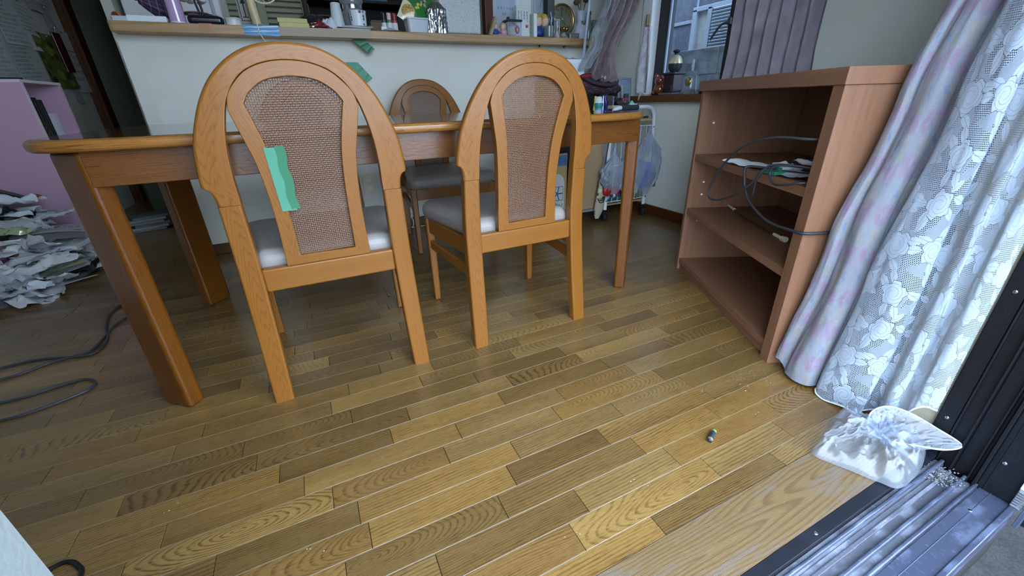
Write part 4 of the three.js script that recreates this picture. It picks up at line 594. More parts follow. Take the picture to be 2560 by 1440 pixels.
{ // heap of waste paper
  const r = rng(31), hgt = (x, z) => 0.44 * Math.pow(clamp(1 - Math.hypot((x + 1.52) / 0.38, (z + 2.93) / 0.60)), 0.8);
  const crumple = (sd, w, d, amp) => grid(14, 14, (u, v) => { const x = (u - 0.5) * w, z = (v - 0.5) * d; return [x + (fbm(u * 4 + sd, v * 4, 2) - 0.5) * w * 0.4, 0.004 + amp * Math.abs(fbm(u * 3 + sd, v * 3 + sd, 3) - 0.4) * 2.2, z + (fbm(u * 4, v * 4 + sd, 2) - 0.5) * d * 0.4]; });
  const print = (sd, bg, ink) => std('#ffffff', 0.7, { side: THREE.DoubleSide, map: ctex(128, 128, (c, w, h) => { const q = rng(sd); c.fillStyle = bg; c.fillRect(0, 0, w, h); for (let i = 0; i < 9; i++) { c.fillStyle = ink[i % ink.length]; c.fillRect(q() * w, q() * h, 10 + q() * 40, 3 + q() * 14); } glyphs(c, 8, 70, 11, 9, 'h', q, '#555'); glyphs(c, 8, 86, 11, 9, 'h', q, '#666'); }) });
  const mats = [M.paper, std('#d5d9de', 0.8, { side: THREE.DoubleSide }), std('#dfe2e4', 0.75, { side: THREE.DoubleSide }), print(5, '#d8dcd8', ['#8a9ab0', '#c0c8b0']), print(9, '#c8ccd4', ['#a04a4a', '#506a90', '#cfc080']), phy('#dfe6ee', 0.25, { side: THREE.DoubleSide, transmission: 0.25, thickness: 0 })];
  const G = [0, 1, 2, 3].map((i) => crumple(i * 7.3 + 1, 0.20, 0.15, 0.05));
  const names = ['crumpled white paper', 'crumpled pale grey paper', 'creased white sheet', 'creased printed leaflet', 'torn printed flyer', 'crumpled clear wrapper'];
  const kinds = ['crumpled_paper', 'crumpled_paper', 'crumpled_paper', 'leaflet', 'leaflet', 'wrapper'];
  const put = (m, x, z, y, ry, tilt) => { m.position.set(x, y, z); m.rotation.set((r() - 0.5) * tilt, ry, (r() - 0.5) * tilt); };
  const taken = new Set(), lv = ['low', 'halfway up', 'high'], side = ['at the back of the heap', 'in the middle of the heap', 'at the heap front'], far = ['by the wall', 'on the table side'];
  for (let i = 0, tries = 0; i < 44 && tries < 2500; tries++) {
    const x = -1.48 + r() * 0.3, z = -3.02 + r() * 0.62, k = i % 6, h = hgt(x, z); if (h <= 0.01) continue;
    const a = lv[h < 0.1 ? 0 : h < 0.24 ? 1 : 2], b = side[z < -2.82 ? 0 : z < -2.6 ? 1 : 2], c = far[x < -1.34 ? 0 : 1], label = names[k] + ' ' + a + ' ' + b.replace('at the back of', 'at the rear of') + ' ' + c;
    if (taken.has(label)) continue; taken.add(label); i++;
    const m = solo(kinds[k], label, kinds[k] === 'wrapper' ? 'wrapper' : 'paper', G[i % 4], mats[k], 'papers of the waste heap'), s = 0.75 + r() * 0.6;
    m.scale.set(s * 1.35, s * (0.6 + r() * 0.7), s * 0.8); put(m, x, z, Math.max(0.002, h - 0.02 - r() * 0.05), r() * 6.28, 0.7);
  }
  // the heap under the sheets
  const core = solo('paper_scraps', 'packed waste paper scraps under the loose sheets of the heap', 'scraps', grid(40, 40, (u, v) => { const x = lerp(-1.495, -1.12, u), z = lerp(-3.07, -2.3, v); return [x, Math.max(-0.001, hgt(x, z) * 0.75 - 0.03) + 0.03 * (fbm(u * 22, v * 40, 3) - 0.2) * (hgt(x, z) > 0 ? 1 : 0), z]; }), std('#d8dee4', 0.9, { map: concreteTex, side: THREE.DoubleSide })); core.userData.kind = 'stuff';
  const one = (name, label, cat, x, z, y, ry, tilt, build) => { const t = thing(name, label, cat, [x, y, z], ry); t.rotation.z = tilt; build(t); return t; };
  const mag = (t, w, d, n, a, b) => { for (let i = 0; i < n; i++) part(t, 'page', grid(8, 2, (u, v) => [(u - 0.5) * w, i * 0.005 + 0.02 * Math.sin(u * 2.6) * (i / n), (v - 0.5) * d + i * 0.002]), i === n - 1 ? a : b); };
  one('magazine', 'thin magazine stack lying on the heap before the pink cabinet', 'magazine', -1.26, -2.84, 0.2, 0.3, -0.12, (t) => mag(t, 0.26, 0.2, 5, print(44, '#b8b4c0', ['#8a6a78', '#b0a8b8']), M.paper));
  one('magazine', 'dark printed magazine at the top left of the waste heap', 'magazine', -1.42, -2.9, 0.42, 0.5, -0.5, (t) => mag(t, 0.24, 0.16, 3, print(47, '#22201e', ['#5a5448', '#807868']), M.paper));
  one('brochure', 'white brochure slab with grey edge in the heap', 'brochure', -1.25, -2.80, 0.155, -0.1, -0.02, (t) => part(t, 'pages', rb(0.24, 0.022, 0.16, 0.003), std('#dfe6ea', 0.6)));
  one('brochure', 'open green brochure near the floor edge of the heap', 'brochure', -1.21, -2.66, 0.06, 0.5, 0.15, (t) => mag(t, 0.2, 0.14, 3, print(52, '#b8c4a0', ['#6a8a60', '#d8d8b0', '#405a70']), M.paper));
  one('snack_wrapper', 'shiny pale green crumpled wrapper on the paper heap', 'wrapper', -1.36, -2.72, 0.24, 0.6, -0.3, (t) => part(t, 'film', crumple(3.3, 0.17, 0.08, 0.05), phy('#a9b98a', 0.15, { side: THREE.DoubleSide, clearcoat: 1 })));
  one('snack_wrapper', 'shiny pink and white wrapper hanging down the heap', 'wrapper', -1.36, -2.60, 0.17, 1.2, -0.9, (t) => part(t, 'film', crumple(8.1, 0.17, 0.07, 0.04), phy('#b86aa8', 0.15, { side: THREE.DoubleSide, clearcoat: 1 })));
  one('black_pouch', 'small black pouch wedged in the waste heap', 'pouch', -1.35, -2.82, 0.29, 0.3, 0.1, (t) => part(t, 'body', crumple(5.5, 0.15, 0.1, 0.07), std('#17161a', 0.5, { side: THREE.DoubleSide })));
  one('black_pouch', 'black crumpled bag on the floor at the heap edge', 'pouch', -1.17, -2.74, 0.015, 0.9, 0.0, (t) => part(t, 'body', crumple(9.5, 0.15, 0.1, 0.06), std('#1a191c', 0.5, { side: THREE.DoubleSide })));
  one('wooden_spatula', 'rounded brown wooden spatula end sticking out of the heap', 'utensil', -1.33, -2.76, 0.255, 0.2, -0.1, (t) => part(t, 'blade', ext(rshape([[-0.1, -0.02], [0.03, -0.025], [0.03, 0.025], [-0.1, 0.02]], 0.02), 0.006, 0.002).rotateX(-Math.PI / 2), std('#a8763a', 0.5)));
  one('wooden_stick', 'thin pale wooden stick leaning in the waste heap', 'stick', -1.325, -2.53, 0.1, 0, 0, (t) => { part(t, 'rod', rod([0.03, 0.07, -0.03], [-0.03, -0.07, 0.03], 0.004), std('#c2b294', 0.6)); });
  one('bottle_cap', 'round black cap on the white papers of the heap', 'cap', -1.22, -2.52, 0.06, 0, 0.5, (t) => part(t, 'cap', lathe([[0, 0.014], [0.014, 0.013], [0.016, 0.009], [0.016, 0], [0, 0]], 24), M.black));
  one('red_wrapper', 'red wrapper edge peeping out under the upper white papers', 'wrapper', -1.33, -2.9, 0.37, 0.4, 0, (t) => part(t, 'film', crumple(2.2, 0.12, 0.07, 0.03), std('#a02a30', 0.4, { side: THREE.DoubleSide })));
  one('tissue', 'large white tissue sheet spread low on the heap', 'tissue', -1.31, -2.45, 0.03, 0.3, 0.05, (t) => part(t, 'sheet', crumple(6.4, 0.3, 0.14, 0.06), std('#dbe3ec', 0.9, { side: THREE.DoubleSide })));
  one('tissue', 'long white tissue strip curving down the heap front', 'tissue', -1.36, -2.48, 0.10, 1.3, -0.6, (t) => part(t, 'sheet', crumple(4.4, 0.2, 0.07, 0.05), std('#dbe3ec', 0.9, { side: THREE.DoubleSide })));
  one('tissue', 'thick torn white paper wad at the top of the heap', 'tissue', -1.38, -2.86, 0.375, 0.1, -0.1, (t) => { part(t, 'sheet', crumple(1.4, 0.24, 0.16, 0.07), std('#dbe3ec', 0.9, { side: THREE.DoubleSide })); part(t, 'sheet', crumple(7.7, 0.22, 0.14, 0.05).translate(0, -0.05, 0.03), std('#cfd8e0', 0.9, { side: THREE.DoubleSide })); });
  one('paper_spike', 'pointed white paper sheet sliding off the heap onto the floor', 'paper', -1.19, -2.6, 0.01, 0.45, 0.04, (t) => part(t, 'sheet', ext(rshape([[-0.14, -0.03], [0.12, 0], [-0.14, 0.05]], 0.003), 0.0016, 0.0003).rotateX(-Math.PI / 2), M.paper));
}
{ // papers pinned to the left wall; y up, z along the wall
  const r = rng(61);
  const pr = (sd, bg, f) => std('#ffffff', 0.75, { map: ctex(192, 256, (c, w, h) => { const q = rng(sd); c.fillStyle = bg; c.fillRect(0, 0, w, h); f(c, w, h, q); }) });
  const lines = (ink) => (c, w, h, q) => { for (let i = 0; i < 14; i++) glyphs(c, 12, 14 + i * 17, 11, 8 + Math.floor(q() * 6), 'h', q, ink); };
  const papers = [
    ['notice', 'large white notice at the near top of the papered wall', -3.75, 1.52, 0.3, 0.42, pr(1, '#d4d9d6', lines('#666'))],
    ['notice', 'white notice with dark blue strip near the left edge', -4.02, 1.34, 0.3, 0.36, pr(2, '#d0d6d4', (c, w, h, q) => { c.fillStyle = '#232850'; c.fillRect(0, 0, w, 30); lines('#555')(c, w, h, q); })],
    ['notice', 'pale green printed notice low on the papered wall', -4.02, 1.02, 0.32, 0.34, pr(3, '#c4cec8', lines('#445'))],
    ['notice', 'notice with blue band above the pink cabinet', -3.7, 1.06, 0.28, 0.34, pr(4, '#ccd0cc', (c, w, h, q) => { c.strokeStyle = '#34508a'; c.lineWidth = 8; c.beginPath(); c.arc(60, 90, 40, 0, 5); c.stroke(); c.fillStyle = '#2c4a80'; c.fillRect(0, 200, w, 16); lines('#666')(c, w, h, q); })],
    ['notice', 'white notice with small print beside the green poster', -4.28, 1.42, 0.22, 0.36, pr(5, '#d4d8d8', lines('#555'))],
    ['notice', 'white form left of the brown door post at the top', -4.62, 1.62, 0.22, 0.3, pr(6, '#ccd0ce', lines('#555'))],
    ['notice', 'grey form hanging under the top form by the door post', -4.45, 1.56, 0.18, 0.3, pr(7, '#c4caca', lines('#555'))],
    ['poster', 'dark green and yellow poster in the middle of the papered wall', -4.42, 1.1, 0.4, 0.34, pr(8, '#5c6a2c', (c, w, h, q) => { for (let i = 0; i < 30; i++) { c.fillStyle = ['#3a4a1c', '#76802c', '#2a3418', '#8c8c40'][i % 4]; c.beginPath(); c.arc(q() * w, q() * h, 8 + q() * 22, 0, 7); c.fill(); } })],
    ['envelope', 'white folded envelope overlapping the green poster', -4.25, 1.30, 0.16, 0.3, pr(9, '#dce0e0', () => { })],
    ['calendar', 'white wall calendar sheet next to the brown door post', -4.72, 1.12, 0.3, 0.42, pr(10, '#d0d2d0', (c, w, h, q) => { c.fillStyle = '#444'; c.font = '20px sans-serif'; for (let i = 0; i < 30; i++) c.fillText(String(i + 1), 12 + (i % 7) * 25, 110 + Math.floor(i / 7) * 32); c.fillRect(10, 80, w - 20, 3); })],
    ['receipt', 'small pinned receipt above the wall calendar', -4.6, 1.40, 0.12, 0.14, pr(11, '#b8bcb8', lines('#666'))],
    ['receipt', 'narrow pinned receipt under the white envelope', -4.55, 0.93, 0.1, 0.2, pr(12, '#aeb4ba', lines('#666'))],
  ];
  papers.forEach(([n, label, z, y, w, h, m], i) => { const o = thing(n, label, 'paper', [-1.497 + (i % 4) * 0.004, y, z]); const tilt = (r() - 0.5) * 0.16; o.rotation.x = tilt; part(o, 'sheet', grid(8, 8, (u, v) => [0.003 + 0.016 * (1 - v) ** 3 * (0.4 + 0.6 * Math.sin(u * 3)), (v - 0.5) * h, (0.5 - u) * w]), m); const k = part(o, 'pin', ball(0.005, 0.008, h / 2 - 0.012, 0), std(['#a03030', '#d0d0d0', '#305080'][i % 3], 0.4)); });
  const p = thing('red_pouch', 'dark red glossy vinyl pouch hanging on the papered wall', 'pouch', [-1.475, 1.17, -4.58]); p.rotation.x = 0.05; part(p, 'body', rb(0.012, 0.26, 0.13, 0.005, 0, 0, 0, 3), phy('#6a1626', 0.12, { clearcoat: 1, map: ctex(128, 256, (c, w, h) => { c.fillStyle = '#ffffff'; c.fillRect(0, 0, w, h); c.fillStyle = '#d8b0b8'; c.fillRect(10, 150, w - 20, 70); glyphs(c, 16, 160, 22, 4, 'h', rng(5), '#6a1626'); }) })); part(p, 'hook', tube([[0.004, 0.13, 0], [0.012, 0.16, 0], [0.006, 0.185, 0]], 0.0025, 12, 6), M.chrome);
}
{ // things on the passage floor seen under the table
  const s = thing('book_stack', 'low stack of pale papers on the passage floor under the table', 'stack', [-1.12, 0, -3.66], 0.4); for (let i = 0; i < 6; i++) { const b = part(s, 'booklet', rb(0.2, 0.016, 0.15, 0.002, (i % 3) * 0.008, 0.009 + i * 0.017, (i % 2) * 0.01), std(['#8f9896', '#a4aaa8', '#787f84'][i % 3], 0.7)); b.rotation.y = (i % 3 - 1) * 0.12; }
  const g = thing('green_box', 'dull green box standing in the dark passage', 'box', [-1.12, 0, -4.35], 0.35); part(g, 'body', rb(0.26, 0.27, 0.2, 0.006, 0, 0.135, 0), std('#5a6a50', 0.7)); part(g, 'lid', rb(0.27, 0.03, 0.21, 0.005, 0, 0.285, 0), std('#6a785e', 0.7));
  const h = thing('paper_pile', 'leaning pile of white papers beside the green box', 'papers', [-0.86, 0, -4.3], 0.2); for (let i = 0; i < 9; i++) part(h, 'sheet_pack', rb(0.2, 0.03, 0.16, 0.004, (i % 3) * 0.012, 0.016 + i * 0.032, 0), std(i % 2 ? '#8a8f90' : '#9aa0a2', 0.8));
}
// ------------------------------------------------------------------ kitchen behind the half wall
{
  const f = thing('refrigerator', 'white refrigerator behind the left end of the counter shelf', 'refrigerator', [-0.56, 0, -3.9]); part(f, 'body', rb(0.5, 1.7, 0.55, 0.02, 0, 0.85, -0.03, 3), std('#e8ecee', 0.4)); part(f, 'door', rb(0.5, 1.0, 0.04, 0.012, 0, 0.5, 0.27, 3), std('#eef2f4', 0.35)); const d = part(f, 'door', rb(0.5, 0.66, 0.04, 0.012, 0, 1.36, 0.27, 3), std('#eef2f4', 0.35)); part(d, 'handle', rb(0.02, 0.3, 0.02, 0.006, 0.21, 1.3, 0.3), std('#b8bec4', 0.4));
  const p = thing('magnet_note', 'grey note hanging at the refrigerator side', 'paper', [-0.818, 1.42, -3.75]); part(p, 'sheet', rb(0.004, 0.16, 0.12, 0.001), std('#8a9090', 0.8)); part(p, 'magnet', ball(0.012, -0.006, 0.06, 0), M.black);
}
{ // ceiling lamp of the kitchen
  const t = thing('ceiling_lamp', 'flat white kitchen ceiling lamp above the refrigerator', 'lamp', [0.1, 2.4, -3.6]); part(t, 'housing', rb(0.62, 0.05, 0.2, 0.012, 0, -0.025, 0, 3), M.white);
  part(t, 'diffuser', rb(0.58, 0.03, 0.17, 0.01, 0, -0.06, 0, 3), std('#f4f6f8', 0.6, { emissive: new THREE.Color(0.9, 0.97, 1.0), emissiveIntensity: 0.5 }));
  const l = new THREE.RectAreaLight(new THREE.Color(0.9, 0.97, 1.0), 1.1, 0.58, 0.17); l.position.set(0.1, 2.318, -3.6); l.rotation.x = -Math.PI / 2; scene.add(l);
}
for (const [x, label] of [[-0.36, 'grey green louvred cupboard door behind the fan, left one'], [0.075, 'grey green louvred cupboard door beside the dark kitchen shelves']]) {
  const t = thing('louvred_door', label, 'door', [x, 0, -4.6], 0, 'louvred kitchen doors'), m = std('#8d9480', 0.6), w = x < -0.2 ? 0.19 : 0.17;
  part(t, 'stile', rb(0.06, 1.95, 0.03, 0.004, -w, 0.99, 0), m); part(t, 'stile', rb(0.06, 1.95, 0.03, 0.004, w, 0.99, 0), m); part(t, 'rail', rb(w * 2 - 0.06, 0.08, 0.03, 0.004, 0, 1.93, 0), m); part(t, 'rail', rb(w * 2 - 0.06, 0.08, 0.03, 0.004, 0, 0.06, 0), m);
  const sg = rb(w * 2 - 0.06, 0.04, 0.006, 0.002); for (let i = 0; i < 42; i++) { const s = part(t, 'slat', sg, m); s.position.set(0, 0.13 + i * 0.042, 0); s.rotation.x = -0.55; }
}
{
  const k = thing('kitchen_rack', 'dark kitchen storage rack behind the counter', 'rack', [0.72, 0, -4.55]), dk = std('#24211f', 0.7);
  for (const x of [-0.48, 0.48]) part(k, 'post', rb(0.03, 2.0, 0.3, 0.003, x, 1.0, 0), dk); for (const y of [0.5, 0.95, 1.32, 1.58, 1.9]) part(k, 'shelf', rb(0.96, 0.02, 0.3, 0.003, 0, y, 0), dk); part(k, 'back_panel', rb(1.0, 2.0, 0.01, 0.002, 0, 1.0, -0.155), dk);
  const put = (name, label, cat, x, y, w, h, col, rr = 0.01) => { const b = thing(name, label, cat, [0.72 + x, y, -4.5]); part(b, 'body', rb(w, h, 0.14, rr, 0, h / 2, 0, 3), std(col, 0.5)); part(b, 'lid', rb(w * 0.9, h * 0.12, 0.13, rr * 0.5, 0, h * 1.05, 0), std(col, 0.4)); };
  put('storage_tub', 'pale storage tub on the dark kitchen rack', 'tub', -0.1, 1.59, 0.16, 0.1, '#8a96a4'); put('storage_tub', 'blue lidded tub on the dark kitchen rack', 'tub', 0.12, 1.59, 0.18, 0.1, '#4a6a96'); put('storage_tub', 'brown crock on the dark kitchen rack', 'tub', -0.34, 1.33, 0.16, 0.13, '#4a2e22', 0.04); put('storage_tub', 'grey steel pot on the dark kitchen rack', 'pot', -0.12, 1.33, 0.2, 0.1, '#6c7074', 0.03); put('storage_tub', 'tan paper packet on the dark kitchen rack', 'packet', 0.12, 1.33, 0.18, 0.11, '#7a6c58'); put('storage_tub', 'black tin at the right end of the kitchen rack', 'tin', 0.36, 1.33, 0.16, 0.15, '#2c2c30');
}
// ------------------------------------------------------------------ things along the counter shelf (its top is at 1.13)
const CY = 1.1305;
const on = (name, label, cat, x, z, turn = 0, group) => thing(name, label, cat, [x, CY, z], turn, group);
{
  let t = on('paper_box', 'flat white paper box at the left end of the counter shelf', 'box', -0.56, -2.74, 0.04); part(t, 'tray', rb(0.19, 0.022, 0.11, 0.002, 0, 0.011, 0), std('#c2c8cc', 0.6)); part(t, 'sleeve', rb(0.145, 0.026, 0.112, 0.002, 0.03, 0.014, 0.0), std('#e6edf4', 0.5));
  t = on('trinket', 'small copper coloured trinket behind the white paper box', 'trinket', -0.665, -2.80); part(t, 'body', lathe([[0, 0], [0.016, 0], [0.014, 0.012], [0.018, 0.03], [0.01, 0.05], [0, 0.055]], 18), std('#9a5a30', 0.3, { metalness: 0.6 })); part(t, 'leaf', ext(rshape([[0, 0.03], [0.035, 0.02], [0.01, 0.06]], 0.006), 0.004, 0.001), std('#b06a34', 0.4));
  t = on('folding_umbrella', 'purple checked folding umbrella lying on the counter shelf', 'umbrella', -0.50, -2.80, 0.35); {
    const m = std('#ffffff', 0.8, { map: ctex(256, 128, (c, w, h) => { c.fillStyle = '#3a2c46'; c.fillRect(0, 0, w, h); c.strokeStyle = '#8a7a94'; c.lineWidth = 2; for (let i = 0; i < 12; i++) { c.beginPath(); c.moveTo(i * 24, 0); c.lineTo(i * 24, h); c.stroke(); c.beginPath(); c.moveTo(0, i * 24); c.lineTo(w, i * 24); c.stroke(); } }) });
    const g = grid(30, 16, (u, v) => { const a = u * 6.2832, r0 = lerp(0.02, 0.052, Math.sin(v * 2.6)) * (1 + 0.12 * Math.sin(a * 8)); return [lerp(-0.06, 0.075, v), 0.055 + r0 * Math.sin(a) * 0.9 + 0.05 * (1 - v), r0 * Math.cos(a)]; }); part(t, 'canopy', g, m); part(t, 'handle', lathe([[0, 0.045], [0.016, 0.042], [0.018, 0.03], [0.012, 0]], 20).rotateZ(0.9).translate(-0.06, 0.105, 0), M.black); part(t, 'strap', tube([[0.0, 0.1, 0.04], [0.03, 0.11, 0.03], [0.06, 0.08, 0.045]], 0.004, 14, 6), std('#5a4868', 0.8)); }
  t = on('spray_tube', 'tall shiny lavender tube standing on the counter shelf', 'tube', -0.414, -2.70); part(t, 'body', lathe([[0, 0], [0.0305, 0], [0.0315, 0.006], [0.0315, 0.26], [0.026, 0.275], [0, 0.275]], 32), phy('#c3a6cf', 0.15, { clearcoat: 1 })); part(t, 'band', lathe([[0.0318, 0.0], [0.0322, 0.004], [0.0318, 0.008]], 32), std('#ded3e4', 0.3));
  t = on('flower_posy', 'white artificial flower posy in a pink holder on the counter shelf', 'flowers', -0.355, -2.85); { part(t, 'holder', lathe([[0, 0], [0.025, 0], [0.022, 0.05], [0.028, 0.075], [0, 0.07]], 20), std('#d89ab0', 0.5)); const fl = []; const r = rng(6); for (let i = 0; i < 26; i++) { const a = r() * 6.28, e = r() * 1.2; fl.push(ball(0.016, Math.cos(a) * 0.045 * Math.sin(e + 0.3), 0.10 + 0.05 * Math.cos(e), Math.sin(a) * 0.045 * Math.sin(e + 0.3), 1, 0.45, 1, 8)); } part(t, 'petals', fl, std('#dfe6e4', 0.8)).userData.kind = 'stuff'; const lv = []; for (let i = 0; i < 9; i++) { const a = i * 0.7; lv.push(ball(0.02, Math.cos(a) * 0.05, 0.065, Math.sin(a) * 0.05, 1, 0.2, 0.5, 8)); } part(t, 'leaves', lv, std('#4a5844', 0.8)).userData.kind = 'stuff'; }
  t = on('pen_grip', 'black looped key strap beside the white flower posy', 'strap', -0.325, -2.81); part(t, 'loop', tube([[0, 0.03, 0], [0.004, 0.08, 0], [-0.004, 0.12, 0], [-0.016, 0.12, 0], [-0.012, 0.08, 0], [0, 0.03, 0]], 0.005, 30, 7), M.black); part(t, 'body', rb(0.02, 0.035, 0.015, 0.005, 0, 0.0175, 0), M.black);
  t = on('glasses_case', 'dark navy glasses case with a gold line on the counter shelf', 'case', -0.305, -2.72, 0.02); part(t, 'shell', rb(0.145, 0.042, 0.055, 0.018, 0, 0.021, 0, 5), phy('#14152a', 0.25)); part(t, 'gold_line', rb(0.11, 0.0022, 0.003, 0.001, 0, 0.024, 0.0268), M.brass);
  t = on('enamel_tin', 'white enamel tin with dark rim line on the counter shelf', 'tin', -0.193, -2.72); part(t, 'body', lathe([[0, 0], [0.034, 0], [0.036, 0.004], [0.036, 0.028], [0.034, 0.031]], 32), std('#d2dad2', 0.35)); part(t, 'lid', lathe([[0.0372, 0.026], [0.0378, 0.029], [0.0372, 0.033], [0.03, 0.037], [0, 0.038]], 32), std('#c2cac2', 0.35));
  t = on('carton', 'grey carton with an upright arrow mark behind the fan', 'box', -0.137, -2.86, -0.1); part(t, 'body', std && rb(0.06, 0.19, 0.05, 0.002, 0, 0.095, 0), std('#8d8d84', 0.7)); part(t, 'print', new THREE.PlaneGeometry(0.052, 0.15).translate(0, 0.11, 0.0256), std('#ffffff', 0.7, { map: ctex(128, 384, (c, w, h) => { c.fillStyle = '#9a9a90'; c.fillRect(0, 0, w, h); c.strokeStyle = '#1a1a1a'; c.lineWidth = 8; c.strokeRect(14, 60, 100, 300); c.lineWidth = 12; c.beginPath(); c.moveTo(64, 150); c.lineTo(64, 320); c.moveTo(64, 320); c.lineTo(34, 320); c.moveTo(64, 320); c.lineTo(94, 320); c.stroke(); c.fillStyle = '#1a1a1a'; c.beginPath(); c.moveTo(64, 90); c.lineTo(36, 170); c.lineTo(92, 170); c.fill(); }) }));
  t = on('desk_fan', 'small cream desk fan with round grille on the counter shelf', 'fan', -0.085, -2.79); part(t, 'base', lathe([[0, 0], [0.068, 0], [0.07, 0.006], [0.06, 0.016], [0.022, 0.024], [0, 0.025]], 36), std('#8e908e', 0.5)); part(t, 'pole', lathe([[0.0215, 0.02], [0.02, 0.1], [0.0185, 0.26], [0, 0.262]], 24).rotateZ(0.05).translate(-0.008, 0, 0.02), std('#d8c896', 0.4)); const gr = part(t, 'grille_rim', new THREE.TorusGeometry(0.075, 0.004, 8, 48).translate(0.045, 0.195, -0.02), M.cream); for (let i = 0; i < 18; i++) { const a = i * Math.PI / 9; part(gr, 'wire', tube([[0.045 + Math.cos(a) * 0.012, 0.195 + Math.sin(a) * 0.012, 0.012], [0.045 + Math.cos(a + 0.3) * 0.045, 0.195 + Math.sin(a + 0.3) * 0.045, 0.008], [0.045 + Math.cos(a + 0.6) * 0.075, 0.195 + Math.sin(a + 0.6) * 0.075, -0.02]], 0.0013, 10, 5), M.cream); } part(t, 'hub', lathe([[0, 0.012], [0.016, 0.01], [0.02, 0], [0.02, -0.05], [0, -0.05]], 20).rotateX(Math.PI / 2).translate(0.045, 0.195, 0.0), M.cream); const bl = part(t, 'blade', [0, 1, 2].map((i) => ext(rshape([[0, -0.012], [0.06, -0.03], [0.066, 0.02], [0, 0.01]], 0.012), 0.003, 0.001).rotateX(0.4).rotateZ(i * 2.094).translate(0.045, 0.195, -0.02)), std('#9aa4a4', 0.4));
  const pad = on('note_pad', 'lower pale yellow note pad of the stacked pair on the shelf', 'note pad', 0.075, -2.70, 0.01); part(pad, 'sheets', rb(0.136, 0.019, 0.09, 0.001, 0, 0.0095, 0), std('#c9c184', 0.8)); dup(pad, [0.07, CY + 0.0195, -2.70], 0.02, 'upper pale yellow note pad of the stacked pair on the shelf');
  t = on('fluffy_duster', 'black fluffy duster head behind the note pads', 'duster', 0.18, -2.85); { const r = rng(8), st = []; for (let i = 0; i < 900; i++) { const a = r() * 6.28, e = Math.acos(1 - r() * 1.2), d = 0.05 + r() * 0.014, dir = [Math.cos(a) * Math.sin(e) * 1.3, Math.cos(e) * 0.85, Math.sin(a) * Math.sin(e)]; st.push(tube([[dir[0] * 0.02, 0.04 + dir[1] * 0.02, dir[2] * 0.02], [dir[0] * 0.05, 0.045 + dir[1] * 0.05, dir[2] * 0.05], [dir[0] * d + (r() - 0.5) * 0.02, 0.04 + dir[1] * d + (r() - 0.5) * 0.02, dir[2] * d]], 0.0013, 3, 3)); } part(t, 'fibres', st, M.blackSoft).userData.kind = 'stuff'; part(t, 'core', ball(0.052, 0, 0.045, 0, 1.25, 0.85, 1), M.blackSoft); }
  const crump = (sd, w, d, h) => grid(24, 20, (u, v) => { const m = Math.sin(u * Math.PI) * Math.sin(v * Math.PI); return [(u - 0.5) * w, 0.002 + h * m * (0.35 + 1.3 * Math.abs(fbm(u * 5 + sd, v * 5, 3) - 0.35)) + 0.004 * vn(u * 20, v * 20), (v - 0.5) * d]; });
  t = on('red_cellophane', 'dark red crumpled cellophane on the counter shelf', 'wrapper', 0.195, -2.70); part(t, 'film', crump(2, 0.12, 0.08, 0.05), phy('#701c22', 0.2, { side: THREE.DoubleSide, clearcoat: 0.8 }));
  t = on('white_wrapper', 'white crumpled plastic wrapper before the paper cup', 'wrapper', 0.245, -2.75); part(t, 'film', crump(5, 0.15, 0.1, 0.09), phy('#d8dde6', 0.3, { side: THREE.DoubleSide }));
  t = on('paper_cup', 'tall white tapered cup standing upside down on the shelf', 'cup', 0.30, -2.79, 0); part(t, 'wall', lathe([[0.036, 0], [0.037, 0.002], [0.025, 0.135], [0.022, 0.138], [0, 0.138]], 32), std('#cdd8d6', 0.5));
  t = on('glass_jar', 'large clear glass jar with dark contents on the counter shelf', 'jar', 0.392, -2.83); part(t, 'glass', lathe([[0, 0], [0.055, 0], [0.06, 0.01], [0.06, 0.1], [0.05, 0.115], [0.052, 0.14], [0.062, 0.15], [0.062, 0.27], [0.05, 0.28]], 36), phy('#c8ccce', 0.05, { transmission: 0.7, thickness: 0, side: THREE.DoubleSide })); part(t, 'contents', lathe([[0, 0.006], [0.053, 0.008], [0.054, 0.09], [0, 0.092]], 30), std('#2a2624', 0.6)); part(t, 'collar', lathe([[0.0525, 0.118], [0.0535, 0.128], [0.0525, 0.138]], 30), M.chrome);
  t = on('mug', 'white mug with columns of small dark print on the shelf', 'mug', 0.402, -2.735, -0.3); part(t, 'cup', lathe([[0, 0.008], [0.036, 0.008], [0.04, 0.012], [0.043, 0.09], [0.0455, 0.096], [0.042, 0.096], [0.038, 0.014], [0, 0.012]], 36), std('#ffffff', 0.35, { map: ctex(512, 256, (c, w, h) => { c.fillStyle = '#e2e8ec'; c.fillRect(0, 0, w, h); const q = rng(4); for (let i = 0; i < 7; i++) glyphs(c, 60 + i * 62, 60, 24, 6, 'v', q, '#222', 0.14); c.fillStyle = '#6a1c30'; c.fillRect(20, 120, 26, 30); }) })); part(t, 'handle', tube([[0, 0.075, -0.042], [0, 0.07, -0.07], [0, 0.035, -0.07], [0, 0.028, -0.04]], 0.006, 20, 8), std('#dfe4e8', 0.35));
  t = on('paper_stack', 'untidy stack of folded papers under the printed mug', 'papers', 0.378, -2.705, 0.05); { const q = rng(17); for (let i = 0; i < 6; i++) { const p = part(t, 'folded_sheet', rb(0.12 + q() * 0.07, 0.003, 0.08, 0.0008, (q() - 0.5) * 0.06, 0.002 + i * 0.0034, (q() - 0.5) * 0.01), std(['#d8dcdc', '#b8bcbc', '#3a3c40', '#e0e2e0', '#c4c6c2', '#8e9296'][i], 0.7)); p.rotation.y = (q() - 0.5) * 0.35; p.rotation.z = (q() - 0.5) * 0.04; } }
